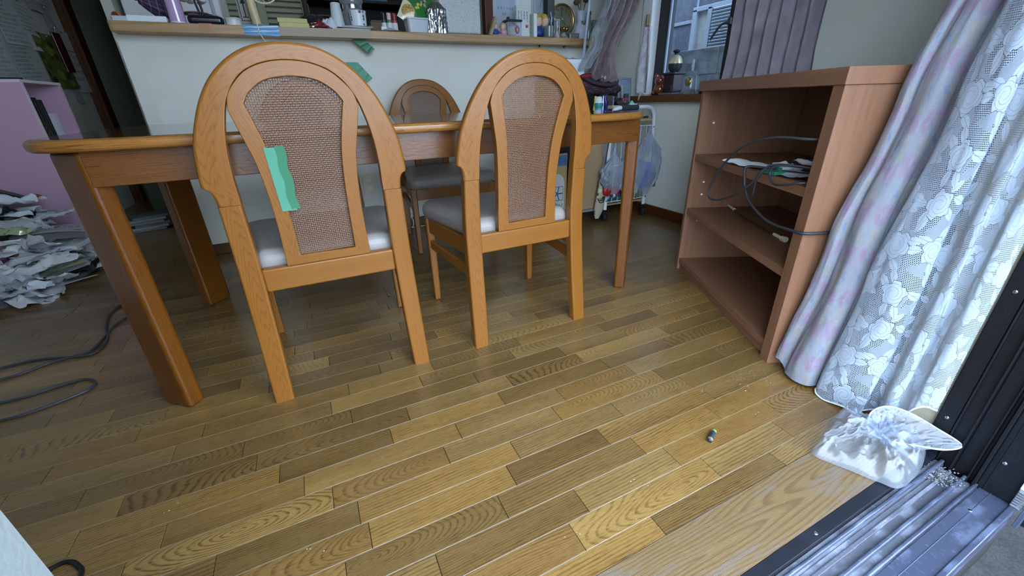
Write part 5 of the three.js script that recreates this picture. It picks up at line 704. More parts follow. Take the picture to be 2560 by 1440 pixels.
  const sb = (label, x, z, body, cap, h) => { const b = on('small_bottle', label, 'bottle', x, z, 0); part(b, 'body', lathe([[0, 0], [0.0145, 0], [0.0155, 0.003], [0.0155, h * 0.6], [0.012, h * 0.66]], 22), std(body, 0.3)); part(b, 'label', lathe([[0.0157, h * 0.15], [0.0157, h * 0.5]], 22), std('#cfd6d2', 0.5)); part(b, 'cap', lathe([[0.0125, h * 0.64], [0.0125, h * 0.96], [0.011, h], [0, h]], 22), std(cap, 0.35)); };
  sb('small dark bottle with black cap beside the white papers', 0.542, -2.75, '#3a3a3e', '#121214', 0.10); sb('small green bottle with pale pink cap on the shelf', 0.567, -2.73, '#3c7a66', '#d8b0b4', 0.096); sb('small white bottle with red cap on the shelf', 0.595, -2.725, '#b04048', '#8a1c2c', 0.094);
  t = on('scrap_pile', 'small pile of torn wrappers before the little bottles', 'wrappers', 0.555, -2.69); part(t, 'film', crump(9, 0.1, 0.05, 0.025), std('#b0b4b4', 0.5, { side: THREE.DoubleSide })); part(t, 'slip', rb(0.03, 0.022, 0.002, 0.0005, -0.03, 0.012, 0.005), M.paper);
  t = on('dark_stick', 'thin dark stick leaning beside the plastic tub', 'stick', 0.63, -2.72); part(t, 'rod', rod([0.01, 0.0, 0.02], [-0.025, 0.09, -0.03], 0.0025), M.cable);
  t = on('plastic_tub', 'white square plastic tub with rim on the counter shelf', 'tub', 0.722, -2.74, 0.03); { const o = rshape([[-0.062, -0.05], [0.062, -0.05], [0.062, 0.05], [-0.062, 0.05]], 0.022), g = ext(o, 0.07, 0.004).rotateX(-Math.PI / 2), p = g.attributes.position; for (let i = 0; i < p.count; i++) { const k = lerp(0.9, 1.02, p.getY(i) / 0.07); p.setX(i, p.getX(i) * k); p.setZ(i, p.getZ(i) * k); } g.computeVertexNormals(); part(t, 'body', g, phy('#c6cfd6', 0.35)); part(t, 'rim', ext(rshape([[-0.068, -0.055], [0.068, -0.055], [0.068, 0.055], [-0.068, 0.055]], 0.024), 0.008, 0.002).rotateX(-Math.PI / 2).translate(0, 0.067, 0), phy('#cdd6dc', 0.35)); }
  t = thing('snack_packet', 'green and yellow snack packet with fried sticks picture, tilted in the tub', 'packet', [0.73, CY + 0.135, -2.765]); t.rotation.set(-0.15, 0, -0.52); part(t, 'pouch', grid(18, 18, (u, v) => [(u - 0.5) * 0.145, (v - 0.5) * 0.19, 0.016 * Math.sin(u * Math.PI) * Math.sin(v * Math.PI)]), phy('#ffffff', 0.3, { side: THREE.DoubleSide, clearcoat: 0.6, map: ctex(256, 336, (c, w, h) => { c.fillStyle = '#2f7a3a'; c.fillRect(0, 0, w, h); c.fillStyle = '#e8e2c0'; c.beginPath(); c.moveTo(0, 150); c.quadraticCurveTo(140, 150, 170, 336); c.lineTo(0, 336); c.fill(); c.fillStyle = '#c8a050'; c.beginPath(); c.ellipse(80, 240, 66, 62, 0, 0, 7); c.fill(); const q = rng(5); c.strokeStyle = '#7a5420'; c.lineWidth = 4; for (let i = 0; i < 80; i++) { const x = 80 + (q() - 0.5) * 100, y = 240 + (q() - 0.5) * 96, a = q() * 3; c.strokeStyle = q() > 0.5 ? '#6e4c1c' : '#e0bc6a'; c.beginPath(); c.moveTo(x, y); c.lineTo(x + 20 * Math.cos(a), y + 20 * Math.sin(a)); c.stroke(); } c.fillStyle = '#d8cc50'; for (let i = 0; i < 6; i++) { c.beginPath(); c.arc(120 + q() * 60, 110 + q() * 90, 12, 0, 7); c.fill(); } glyphs(c, 120, 30, 44, 2, 'h', q, '#f0c0d0', 0.2); glyphs(c, 150, 80, 34, 2, 'h', q, '#e8a8c0', 0.2); }) }));
  t = on('foil_parcel', 'upright parcel wrapped in crumpled aluminium foil on the shelf', 'foil parcel', 0.848, -2.75); part(t, 'foil', grid(110, 60, (u, v) => { const a = u * 6.2832, c = Math.cos(a), q = Math.sin(a), rd = (x, y) => 1 - Math.abs(2 * fbm(x, y, 3) - 1), k = (0.88 + 0.34 * Math.pow(rd(c * 3 + 9, q * 3 + v * 1.2), 4) + 0.1 * rd(c * 7, q * 7 + v * 9)) * (v > 0.78 ? 1 - (v - 0.78) * 3 : 1); return [0.05 * k * c, v * 0.165, 0.035 * k * q]; }), M.foil);
  t = on('stained_appliance', 'white speckled metal panel appliance with dark foot on the counter shelf', 'appliance', 1.045, -2.90); part(t, 'panel', rb(0.27, 0.3, 0.06, 0.012, 0, 0.18, 0, 3), std('#ffffff', 0.35, { map: ctex(512, 512, (c, w, h) => { c.fillStyle = '#d2d8d8'; c.fillRect(0, 0, w, h); const q = rng(7); for (let i = 0; i < 1300; i++) { c.fillStyle = q() > 0.4 ? 'rgba(70,60,50,.5)' : 'rgba(150,130,100,.4)'; const x = q() * w, y = q() * h; c.fillRect(x, y, 1 + q() * 10, 1 + q() * 3); } }) })); part(t, 'foot', rb(0.28, 0.026, 0.07, 0.004, 0, 0.013, 0), M.black); 
  t = thing('wood_slat', 'small pale wooden slat leaning at the pass-through post', 'slat', [1.165, CY, -2.70]); t.rotation.z = -0.38; part(t, 'slat', wuv(rb(0.018, 0.105, 0.03, 0.002, 0, 0.056, 0), 'y'), std('#a08c74', 0.7));
  const doll = (label, x, z, cl, hair, y0 = 0, group) => { const d = thing('doll_figurine', label, 'figurine', [x, CY + y0, z], 0, group); part(d, 'body', lathe([[0, 0], [0.022, 0.001], [0.024, 0.012], [0.016, 0.03], [0, 0.034]], 20), std(cl, 0.4)); part(d, 'head', ball(0.019, 0, 0.046, 0), std('#d9b89a', 0.5)); part(d, 'hair', ball(0.0205, 0, 0.05, -0.003, 1, 0.95, 1), std(hair, 0.6)); part(d, 'arm', [rod([-0.014, 0.026, 0.008], [-0.02, 0.012, 0.016], 0.005), rod([0.014, 0.026, 0.008], [0.02, 0.012, 0.016], 0.005)], std(cl, 0.4)); return d; };
  t = on('pink_tray', 'small pink oval tray under the two dolls', 'tray', 1.235, -2.715); part(t, 'dish', lathe([[0, 0], [0.055, 0], [0.062, 0.004], [0.064, 0.008], [0.056, 0.007], [0, 0.005]], 32).scale(1, 1, 0.5), std('#d3a2bc', 0.4));
  doll('little doll figurine with blue skirt on the pink tray', 1.205, -2.715, '#3a4a96', '#c29a4a', 0.008); doll('little doll figurine with pink skirt on the pink tray', 1.262, -2.715, '#d0a0b4', '#bf9a72', 0.008);
  t = on('display_jar', 'clear case with dark lid holding a round white and red figure', 'case', 1.345, -2.75); part(t, 'glass', rb(0.1, 0.085, 0.07, 0.004, 0, 0.043, 0), M.bagClear); part(t, 'lid', rb(0.106, 0.012, 0.076, 0.003, 0, 0.092, 0), std('#23262a', 0.4)); part(t, 'figure', ball(0.034, 0.004, 0.036, 0, 1, 1, 0.9, 22), std('#cfc8b4', 0.5)); part(t, 'ring', new THREE.TorusGeometry(0.017, 0.006, 8, 28).rotateY(0.5).translate(0.022, 0.044, 0.024), std('#b0282c', 0.4)); part(t, 'knob', rb(0.018, 0.016, 0.018, 0.004, -0.03, 0.106, 0), M.black);
  t = on('book', 'white upright book with a red crown mark on the counter shelf', 'book', 1.412, -2.745, 0.08); part(t, 'cover', rb(0.1, 0.175, 0.022, 0.002, 0, 0.0875, 0), std('#ffffff', 0.5, { map: ctex(256, 448, (c, w, h) => { c.fillStyle = '#d4dad6'; c.fillRect(0, 0, w, h); const q = rng(14); for (let i = 0; i < 4; i++) glyphs(c, 30 + i * 54, 70, 34, 3 + (i % 2), 'v', q, '#4a4a46', 0.12); c.fillStyle = '#b0202c'; c.beginPath(); c.moveTo(180, 300); c.lineTo(170, 250); c.lineTo(188, 272); c.lineTo(200, 240); c.lineTo(212, 272); c.lineTo(230, 250); c.lineTo(222, 300); c.fill(); c.strokeStyle = '#a8aca6'; c.lineWidth = 3; c.strokeRect(12, 30, w - 24, h - 60); }) })); part(t, 'spine', rb(0.006, 0.176, 0.0225, 0.002, 0.05, 0.088, 0), std('#d0d6d0', 0.5)); 
  t = on('book', 'shorter pale book standing behind the crown book', 'book', 1.487, -2.755, 0.06); part(t, 'cover', rb(0.028, 0.135, 0.09, 0.002, 0, 0.0675, 0), std('#bcc4b4', 0.5)); part(t, 'pages', rb(0.022, 0.128, 0.088, 0.001, 0, 0.069, 0.003), M.paper);
  doll('figurine with blue dress and golden hair beside the pale book', 1.53, -2.75, '#33438f', '#b8963c', 0.012).scale.set(1.5, 1.9, 1.5); doll('figurine with mauve dress and golden hair beside the black bottle', 1.59, -2.77, '#a58aa4', '#c0a040', 0.012).scale.set(1.5, 1.95, 1.5);
  t = on('black_bottle', 'tall black box bottle with silver branch drawing on the shelf', 'bottle', 1.642, -2.80, 0.05); part(t, 'body', rb(0.056, 0.26, 0.05, 0.004, 0, 0.16, 0), phy('#08080a', 0.45)); part(t, 'branch', tube([[0, 0.06, 0.026], [0.004, 0.12, 0.026], [-0.002, 0.17, 0.026]], 0.0014, 14, 5).toNonIndexed() && [tube([[0, 0.05, 0.026], [0.004, 0.11, 0.026], [-0.002, 0.16, 0.026]], 0.0014, 14, 5), tube([[0.003, 0.10, 0.026], [0.016, 0.135, 0.026]], 0.0012, 4, 5), tube([[0.002, 0.09, 0.026], [-0.014, 0.125, 0.026]], 0.0012, 4, 5)], M.chrome, 'silver branch ornament'); part(t, 'base', rb(0.05, 0.03, 0.045, 0.003, 0, 0.015, 0), M.black);
  t = on('tumbler', 'small square glass tumbler at the front of the shelf', 'glass', 1.588, -2.705); part(t, 'glass', lathe([[0, 0], [0.032, 0], [0.035, 0.006], [0.038, 0.066], [0.0355, 0.066], [0.032, 0.012], [0, 0.01]], 28), phy('#b8c8c6', 0.06, { transmission: 0.75, thickness: 0, side: THREE.DoubleSide }));
  t = on('table_clock', 'round gold and glass table clock with numeral twelve on the shelf', 'clock', 1.765, -2.83); {
    const cx = 0, cy = 0.125; part(t, 'case', new THREE.TorusGeometry(0.092, 0.008, 12, 60).translate(cx, cy, 0), M.brass); part(t, 'face', new THREE.CircleGeometry(0.088, 48).translate(cx, cy, -0.006), std('#ffffff', 0.3, { metalness: 0.6, map: ctex(256, 256, (c, w, h) => { c.fillStyle = '#b6ae8a'; c.fillRect(0, 0, w, h); c.fillStyle = '#2a2820'; c.font = 'bold 26px sans-serif'; c.textAlign = 'center'; for (let i = 1; i <= 12; i++) c.fillText(String(i), 128 + 100 * Math.sin(i * Math.PI / 6), 137 - 100 * Math.cos(i * Math.PI / 6)); }) })); part(t, 'cover', lathe([[0.088, 0], [0.08, 0.012], [0.05, 0.022], [0, 0.026]], 36).rotateX(Math.PI / 2).translate(cx, cy, 0), M.glass); part(t, 'hand', [rod([cx, cy, 0.004], [cx + 0.03, cy - 0.03, 0.004], 0.0018), rod([cx, cy, 0.004], [cx - 0.01, cy + 0.06, 0.004], 0.0014)], M.black); part(t, 'pedestal', lathe([[0, 0], [0.06, 0], [0.062, 0.008], [0.03, 0.016], [0.018, 0.034]], 32), M.brass); part(t, 'rotor', [0, 1, 2, 3].map((i) => ball(0.014, 0.03 * Math.cos(i * 1.57), 0.075, 0.012 + 0.012 * Math.sin(i * 1.57))), M.brass); }
  t = on('hourglass', 'small sand hourglass with white frame before the clock', 'hourglass', 1.645, -2.70); part(t, 'glass', lathe([[0.014, 0.006], [0.016, 0.025], [0.003, 0.052], [0.016, 0.08], [0.014, 0.098]], 22), M.bagClear); part(t, 'plate', lathe([[0, 0], [0.02, 0], [0.02, 0.006], [0, 0.006]], 22), std('#d8d4d8', 0.4)); part(t, 'plate', lathe([[0, 0.098], [0.02, 0.098], [0.02, 0.104], [0, 0.104]], 22), std('#d8d4d8', 0.4)); for (let i = 0; i < 3; i++) part(t, 'post', rod([0.017 * Math.cos(i * 2.1), 0.005, 0.017 * Math.sin(i * 2.1)], [0.017 * Math.cos(i * 2.1), 0.1, 0.017 * Math.sin(i * 2.1)], 0.002), M.white); part(t, 'sand', lathe([[0, 0.007], [0.0135, 0.008], [0.014, 0.02], [0, 0.03]], 18), std('#d8a0a0', 0.8));
  t = on('glass_snail', 'little clear glass ornament beside the silver box', 'ornament', 1.70, -2.70); part(t, 'shell', ball(0.018, 0, 0.018, 0), M.bagClear); part(t, 'head', ball(0.008, 0.02, 0.012, 0.004), M.bagClear);
  t = on('silver_box', 'small rectangular silver box before the white vase', 'box', 1.772, -2.70); part(t, 'body', rb(0.075, 0.026, 0.04, 0.004, 0, 0.013, 0), std('#aab0ac', 0.3, { metalness: 0.7 })); part(t, 'lid', rb(0.077, 0.008, 0.042, 0.003, 0, 0.029, 0), std('#b8bebc', 0.3, { metalness: 0.7 }));
  t = on('white_vase', 'white porcelain vase with pink flower relief on the shelf', 'vase', 1.865, -2.745); part(t, 'body', lathe([[0, 0], [0.03, 0], [0.034, 0.006], [0.046, 0.045], [0.044, 0.075], [0.026, 0.105], [0.03, 0.15], [0.042, 0.168], [0.038, 0.168], [0.026, 0.15], [0.02, 0.105], [0, 0.09]], 36), phy('#cdd2e2', 0.2)); for (const [x, y, c] of [[0, 0.09, '#a07884'], [0.014, 0.105, '#8a6a74'], [-0.014, 0.102, '#7c8a78'], [0.02, 0.082, '#9a7a80']]) part(t, 'relief_flower', ball(0.011, x, y, 0.034, 1, 0.8, 0.5, 10), std(c, 0.5));
  t = on('dried_flowers', 'brown dried flower sprig standing in the white vase', 'flowers', 1.865, -2.745); for (const [dx, dz, h] of [[0.03, 0, 0.10], [0.0, -0.02, 0.13], [-0.045, 0.01, 0.07]]) { part(t, 'stem', tube([[0, 0.13, 0], [dx * 0.4, 0.17, dz * 0.4], [dx, 0.17 + h * 0.6, dz]], 0.0025, 10, 5), std('#4a3c2e', 0.8)); part(t, 'bloom', ball(0.022, dx * 1.1, 0.17 + h * 0.65, dz, 1, 0.8, 1, 10), std('#5c4636', 0.9)); }
  t = on('glass_bottle', 'tall clear glass bottle right of the white vase', 'bottle', 1.93, -2.75); part(t, 'glass', lathe([[0, 0], [0.027, 0], [0.03, 0.005], [0.03, 0.09], [0.014, 0.125], [0.013, 0.155], [0.016, 0.16]], 28), phy('#aebfb8', 0.06, { transmission: 0.65, thickness: 0, side: THREE.DoubleSide })); part(t, 'cap', lathe([[0.016, 0.155], [0.016, 0.172], [0, 0.174]], 22), M.chrome);
  t = on('green_folder', 'grey green folder leaning at the right end of the shelf', 'folder', 2.0, -2.78, 0.3); part(t, 'board', rb(0.05, 0.13, 0.008, 0.001, 0, 0.065, 0), std('#6c7a6a', 0.7)); part(t, 'pages', rb(0.046, 0.122, 0.006, 0.001, 0, 0.063, 0.006), std('#8ea0a0', 0.7));
  t = thing('picture_frame', 'dark picture frame at the right end of the counter shelf', 'frame', [2.052, CY, -2.75], -0.15); t.rotation.z = -0.12; part(t, 'frame', rb(0.085, 0.14, 0.012, 0.002, 0, 0.07, 0), std('#1c1c1e', 0.4)); part(t, 'picture', rb(0.068, 0.12, 0.002, 0.0005, 0, 0.07, 0.0065), std('#ffffff', 0.4, { map: ctex(64, 128, (c, w, h) => { c.fillStyle = '#2c2a2c'; c.fillRect(0, 0, w, h); c.fillStyle = '#8a8a8c'; c.beginPath(); c.moveTo(26, 40); c.lineTo(44, 70); c.lineTo(36, 120); c.lineTo(18, 120); c.fill(); }) }));
  const sh = thing('wrapped_notice', 'written notice sheet behind clear film on the white wall above the shelf', 'notice', [1.345, 1.33, -2.846]); part(sh, 'sheet', rb(0.17, 0.24, 0.002, 0.0005, 0, 0, 0), std('#ffffff', 0.7, { map: ctex(256, 360, (c, w, h) => { c.fillStyle = '#ccd2d4'; c.fillRect(0, 0, w, h); const q = rng(31); glyphs(c, 40, 200, 26, 6, 'h', q, '#333', 0.1); glyphs(c, 90, 250, 22, 2, 'h', q, '#333', 0.1); glyphs(c, 30, 60, 24, 7, 'h', q, '#444', 0.1); }) })); part(sh, 'film', grid(20, 20, (u, v) => [(u - 0.5) * 0.19, (v - 0.5) * 0.26, 0.006 + 0.008 * Math.abs(fbm(u * 7, v * 2, 2) - 0.5)]), M.bagClear);
  const cal = thing('wall_poster', 'pale sheet with outlined panel on the wall behind the figurines', 'poster', [1.60, 1.32, -2.848]); part(cal, 'sheet', rb(0.13, 0.28, 0.002, 0.0005), std('#ffffff', 0.7, { map: ctex(128, 256, (c, w, h) => { c.fillStyle = '#aab4c0'; c.fillRect(0, 0, w, h); c.strokeStyle = '#66707c'; c.lineWidth = 3; c.strokeRect(14, 60, w - 28, 120); c.beginPath(); c.moveTo(80, 80); c.lineTo(60, 130); c.stroke(); }) })); part(cal, 'edge_strip', rb(0.13, 0.008, 0.003, 0.001, 0, 0.138, 0.001), M.white);
}
solo('long_pole', 'long pale blue metal pole leaning against the counter shelf edge', 'pole', [rod([1.862, 1.55, -2.63], [1.708, 0.80, -2.50], 0.0085), rod([1.708, 0.80, -2.50], [1.702, 0.77, -2.495], 0.012)].slice(0, 1), std('#b6c0da', 0.35));
// ------------------------------------------------------------------ trolley corner
{
  const t = thing('trolley', 'white tubular trolley with wire baskets in the right back corner', 'trolley'), w = std('#d3dbe4', 0.35);
  for (const z of [-2.2, -2.62]) part(t, 'tube_frame', tube([[1.745, 0.075, z], [1.742, 0.35, z], [1.742, 0.60, z], [1.752, 0.675, z], [1.79, 0.705, z], [1.92, 0.706, z], [2.04, 0.705, z], [2.083, 0.675, z], [2.094, 0.60, z], [2.09, 0.35, z], [2.078, 0.075, z]], 0.0125, 90, 12), w);
  part(t, 'grip', rod([1.815, 0.7055, -2.2], [1.945, 0.7055, -2.2], 0.0175, 18), std('#2c333c', 0.7), 'dark foam grip');
  part(t, 'deck', wuv(rb(0.33, 0.016, 0.42, 0.003, 1.917, 0.63, -2.41), 'x'), std('#b59a74', 0.55), 'pale wooden upper deck');
  part(t, 'lower_deck', wuv(rb(0.33, 0.01, 0.42, 0.003, 1.914, 0.105, -2.41), 'x'), std('#a8946e', 0.6));
  for (const y of [0.595, 0.36, 0.125]) { part(t, 'wire', rod([1.745, y, -2.198], [2.085, y, -2.198], 0.003, 8), w); part(t, 'wire', rod([1.745, y, -2.622], [2.085, y, -2.622], 0.003, 8), w); part(t, 'wire', rod([2.083, y, -2.2], [2.083, y, -2.62], 0.003, 8), w); part(t, 'wire', rod([1.75, y, -2.2], [1.75, y, -2.62], 0.003, 8), w); }
  for (let i = 1; i < 7; i++) part(t, 'wire', rod([1.745 + i * 0.049, 0.12, -2.198], [1.745 + i * 0.049, 0.6, -2.198], 0.0018, 6), w);
  for (const [x, z] of [[1.745, -2.2], [2.078, -2.2], [1.745, -2.62], [2.078, -2.62]]) { const c = part(t, 'caster', lathe([[0, -0.016], [0.022, -0.015], [0.027, -0.008], [0.027, 0.008], [0.022, 0.015], [0, 0.016]], 24).rotateZ(Math.PI / 2).translate(x - 0.012, 0.0275, z + 0.012), M.rubber); part(c, 'fork', [span(x - 0.026, x - 0.02, 0.03, 0.07, z - 0.014, z + 0.02, 0.002), span(x - 0.03, x + 0.014, 0.064, 0.076, z - 0.015, z + 0.015, 0.003)], M.black); }
  for (const [x, y] of [[2.092, 0.585], [2.081, 0.13], [1.744, 0.135]]) part(t, 'bolt', ball(0.005, x - 0.002, y, -2.188, 1, 1, 0.5, 10), M.black);
}
function hangBag(name, label, x, z, top, bot, wd, mat, sd, fill) {
  const t = thing(name, label, 'bag', [x, 0, z]);
  part(t, 'film', grid(90, 50, (u, v) => { const a = u * 6.2832, y = lerp(bot, top, v), f = v < 0.55 ? Math.sin(clamp(v / 0.55 + 0.16) * 1.45) : lerp(0.99, 0.1, sstep(v, 0.5, 0.95)), k = f * (0.86 + 0.5 * Math.pow(1 - Math.abs(2 * fbm(Math.cos(a) * 4 + sd, Math.sin(a) * 4 + v * 1.2, 3) - 1), 4) + 0.3 * (fbm(Math.cos(a) * 2.5 + sd, v * 7, 3) - 0.5)); return [wd * 0.5 * k * Math.cos(a), y + (v < 0.05 ? 0.01 * Math.sin(a * 3) : 0), wd * 0.22 * k * Math.sin(a)]; }), mat);
  part(t, 'knot', ball(0.014, 0, lerp(bot, top, 0.9), 0, 0.8, 1.2, 0.8, 12), mat);
  if (fill) fill(t); return t;
}
hangBag('hanging_bag', 'clear plastic bag of red lids hanging on the trolley', 1.755, -2.155, 0.48, 0.165, 0.165, M.bagClear, 3, (t) => { for (const [x, y, s] of [[-0.04, 0.215, 0.036], [0.035, 0.205, 0.03]]) part(t, 'red_lid', ball(s, x, y, 0.004, 1, 1, 0.5, 18), std('#a81c26', 0.4)); for (let i = 0; i < 4; i++) part(t, 'cap', ball(0.011, -0.01 + i * 0.018, 0.18, 0.014, 1, 1, 1, 10), std(['#2a2a30', '#c8c8c0', '#384880', '#30303a'][i], 0.4)); });
hangBag('hanging_bag', 'clear plastic bag with blue packet hanging at the right of the trolley', 2.03, -2.155, 0.59, 0.165, 0.235, M.bagClear, 8, (t) => { part(t, 'blue_packet', grid(10, 10, (u, v) => [0.0 + (u - 0.5) * 0.09 + 0.01 * Math.sin(v * 5), 0.21 + v * 0.16, 0.008 * Math.sin(u * 6 + v * 3)]), std('#2f5fd0', 0.4, { side: THREE.DoubleSide })); part(t, 'grey_packet', grid(10, 10, (u, v) => [0.055 + (u - 0.5) * 0.08, 0.2 + v * 0.1, 0.006 * Math.sin(u * 8 + v * 2)]), std('#55605a', 0.5, { side: THREE.DoubleSide })); part(t, 'cap', lathe([[0, 0], [0.014, 0], [0.014, 0.016], [0, 0.017]], 18).translate(0.08, 0.36, -0.01), M.white); });
hangBag('hanging_bag', 'clear plastic bag with printed cream packet behind the table leg', 1.905, -2.16, 0.5, 0.15, 0.19, M.bagClear, 14, (t) => { part(t, 'packet', rb(0.12, 0.13, 0.025, 0.01, 0.01, 0.235, 0, 3), std('#ffffff', 0.5, { map: ctex(128, 128, (c, w, h) => { c.fillStyle = '#c4b898'; c.fillRect(0, 0, w, h); c.fillStyle = '#3a6aa0'; c.fillRect(10, 70, 36, 18); c.fillStyle = '#8a3a34'; c.fillRect(60, 90, 20, 10); glyphs(c, 10, 20, 14, 6, 'h', rng(3), '#5a5040'); }) })); });
{
  let t = thing('teal_tray', 'teal plastic tray on the lower trolley deck', 'tray', [1.86, 0.11, -2.36]); part(t, 'tray', rb(0.2, 0.03, 0.2, 0.008, 0, 0.016, 0, 3), std('#2c7a78', 0.5)); part(t, 'lip', rb(0.21, 0.006, 0.21, 0.003, 0, 0.032, 0), std('#2f8583', 0.5));
  t = thing('dark_basket', 'dark storage basket on the lower trolley deck', 'basket', [1.99, 0.11, -2.45]); part(t, 'body', rb(0.16, 0.14, 0.24, 0.015, 0, 0.07, 0, 3), std('#3c3a30', 0.8)); part(t, 'rim', rb(0.17, 0.012, 0.25, 0.005, 0, 0.142, 0), std('#4a483c', 0.7));
  t = thing('cloth_pouch', 'long patterned cloth pouch hanging from a brown strap by the trolley', 'pouch', [1.722, 0, -2.18]); { const m = std('#ffffff', 0.9, { map: ctex(128, 384, (c, w, h) => { c.fillStyle = '#b4ac94'; c.fillRect(0, 0, w, h); const q = rng(11); for (let i = 0; i < 60; i++) { c.fillStyle = ['#6a7a54', '#8a8468', '#4a4034', '#d0c8b0'][i % 4]; c.beginPath(); c.ellipse(q() * w, 150 + q() * 234, 5 + q() * 9, 4 + q() * 7, q() * 3, 0, 7); c.fill(); } glyphs(c, 50, 40, 34, 1, 'h', q, '#2c2620', 0.14); }) }); const tilt = -0.12; const b = part(t, 'pouch', grid(16, 20, (u, v) => { const a = u * 6.2832, k = Math.sin(Math.min(1, v * 3 + 0.3) * 1.57) * Math.sin(Math.min(1, (1 - v) * 3 + 0.25) * 1.57); return [0.036 * k * Math.cos(a) - v * 0.045 - 0.01, 0.33 - v * 0.30, 0.016 * k * Math.sin(a)]; }), m); part(t, 'strap', tube([[-0.015, 0.32, 0], [-0.012, 0.42, 0.002], [0.0, 0.52, 0.004]], 0.004, 16, 6), std('#4a3222', 0.7)); part(t, 'cord', tube([[-0.07, 0.17, 0.016], [-0.05, 0.14, 0.02], [-0.02, 0.15, 0.02], [-0.03, 0.18, 0.018]], 0.003, 20, 6), M.black); }
  t = thing('low_stand', 'low grey shelf stand on dark legs beside the trolley', 'stand', [1.63, 0, -2.39]); part(t, 'plate', rb(0.2, 0.014, 0.36, 0.002, 0, 0.083, 0), std('#8a8e92', 0.5)); for (const [x, z] of [[-0.085, 0.165], [0.085, 0.165], [-0.085, -0.165], [0.085, -0.165]]) part(t, 'leg', rb(0.012, 0.077, 0.012, 0.002, x, 0.0385, z), M.black);
  t = thing('paper_bag', 'tall creased brown paper bag standing left of the trolley', 'bag', [1.638, 0.091, -2.28]); { const m = std('#a58a68', 0.85, { bumpMap: rep(paperBump, 1, 1), bumpScale: 0.001, side: THREE.DoubleSide }); part(t, 'sheet', grid(48, 20, (u, v) => { const s = u * 4, k = Math.floor(s) % 4, f = s - Math.floor(s), c = [[-1, 1], [1, 1], [1, -1], [-1, -1]], a = c[k], b = c[(k + 1) % 4], W = 0.088, D = 0.055; const n = (fbm(u * 14, v * 4, 3) - 0.5) * 0.022 * v; return [lerp(a[0], b[0], f) * W + n, v * 0.42, lerp(a[1], b[1], f) * D * (1 - 0.35 * v) + n * 0.6]; }), m); part(t, 'bottom', rb(0.174, 0.004, 0.108, 0.001, 0, 0.002, 0), m); }
  const carton = (label, x, y, z, w, h, d, draw) => { const c = thing('carton_box', label, 'carton', [x, y, z]); part(c, 'body', rb(w, h, d, 0.003, 0, h / 2, 0), std('#b0946a', 0.8)); part(c, 'print', new THREE.PlaneGeometry(w * 0.98, h * 0.98).translate(0, h / 2, d / 2 + 0.0006), std('#ffffff', 0.75, { map: ctex(256, 384, draw) })); part(c, 'flap', [rb(w, 0.004, d * 0.49, 0.001, 0, h + 0.002, d * 0.25), rb(w, 0.004, d * 0.49, 0.001, 0, h + 0.002, -d * 0.25)], std('#a88c64', 0.8)); return c; };
  carton('tan carton with blue drawing and bottle picture under the table corner', 1.40, 0, -2.5, 0.26, 0.44, 0.3, (c, w, h) => { c.fillStyle = '#ae9468'; c.fillRect(0, 0, w, h); c.fillStyle = '#4a6e94'; c.fillRect(0, 0, w, 60); glyphs(c, 140, 10, 34, 3, 'h', rng(2), '#2c4468'); c.fillStyle = '#c8ccc4'; c.fillRect(130, 160, 110, 200); c.beginPath(); c.arc(185, 160, 54, 3.14, 0); c.fill(); c.strokeStyle = '#2f4c7c'; c.lineWidth = 7; for (let i = 0; i < 5; i++) { c.beginPath(); c.moveTo(186, 220); c.lineTo(186 + 40 * Math.cos(i * 1.25), 220 + 40 * Math.sin(i * 1.25)); c.stroke(); } c.lineWidth = 3; c.strokeRect(140, 180, 90, 80); glyphs(c, 145, 280, 16, 5, 'h', rng(8), '#5a6a80'); });
  carton('plain carton under the white box left of the knitted bag', 1.62, 0.515, -2.62, 0.24, 0.38, 0.2, (c, w, h) => { c.fillStyle = '#96714a'; c.fillRect(0, 0, w, h); glyphs(c, 60, 120, 40, 3, 'h', rng(6), '#5a3c22'); });
  t = thing('dark_crate', 'dark crate under the plain carton behind the paper bag', 'crate', [1.62, 0.0, -2.67]); part(t, 'body', rb(0.2, 0.5, 0.12, 0.004, 0, 0.25, 0), std('#2c2a2a', 0.7)); part(t, 'rim', rb(0.206, 0.014, 0.126, 0.004, 0, 0.506, 0), std('#38383a', 0.6));
  t = thing('black_case', 'flat black case lying on the tan carton under the table', 'case', [1.40, 0.446, -2.5]); part(t, 'body', rb(0.26, 0.05, 0.28, 0.01, 0, 0.026, 0, 3), std('#141416', 0.5)); part(t, 'seam', rb(0.262, 0.004, 0.282, 0.002, 0, 0.03, 0), M.black);
  t = thing('white_box', 'white cardboard box on the plain carton by the counter', 'box', [1.625, 0.9, -2.55]); part(t, 'body', rb(0.2, 0.085, 0.14, 0.003, 0, 0.043, 0), std('#dde3ea', 0.6)); part(t, 'lid', rb(0.204, 0.022, 0.144, 0.003, 0, 0.082, 0), std('#e2e8ee', 0.6)); part(t, 'torn_paper', grid(8, 8, (u, v) => [(u - 0.5) * 0.13, 0.094 + 0.03 * Math.abs(fbm(u * 4, v * 4, 2) - 0.3), (v - 0.5) * 0.1]), std('#aab0b4', 0.8, { side: THREE.DoubleSide }));
  t = thing('storage_box', 'dark storage box on the trolley under the knitted bag', 'box', [1.86, 0.638, -2.48]); part(t, 'body', rb(0.26, 0.125, 0.2, 0.005, 0, 0.0625, 0), std('#241f22', 0.7)); part(t, 'front', rb(0.24, 0.1, 0.006, 0.003, 0, 0.062, 0.1), std('#2c262a', 0.6));
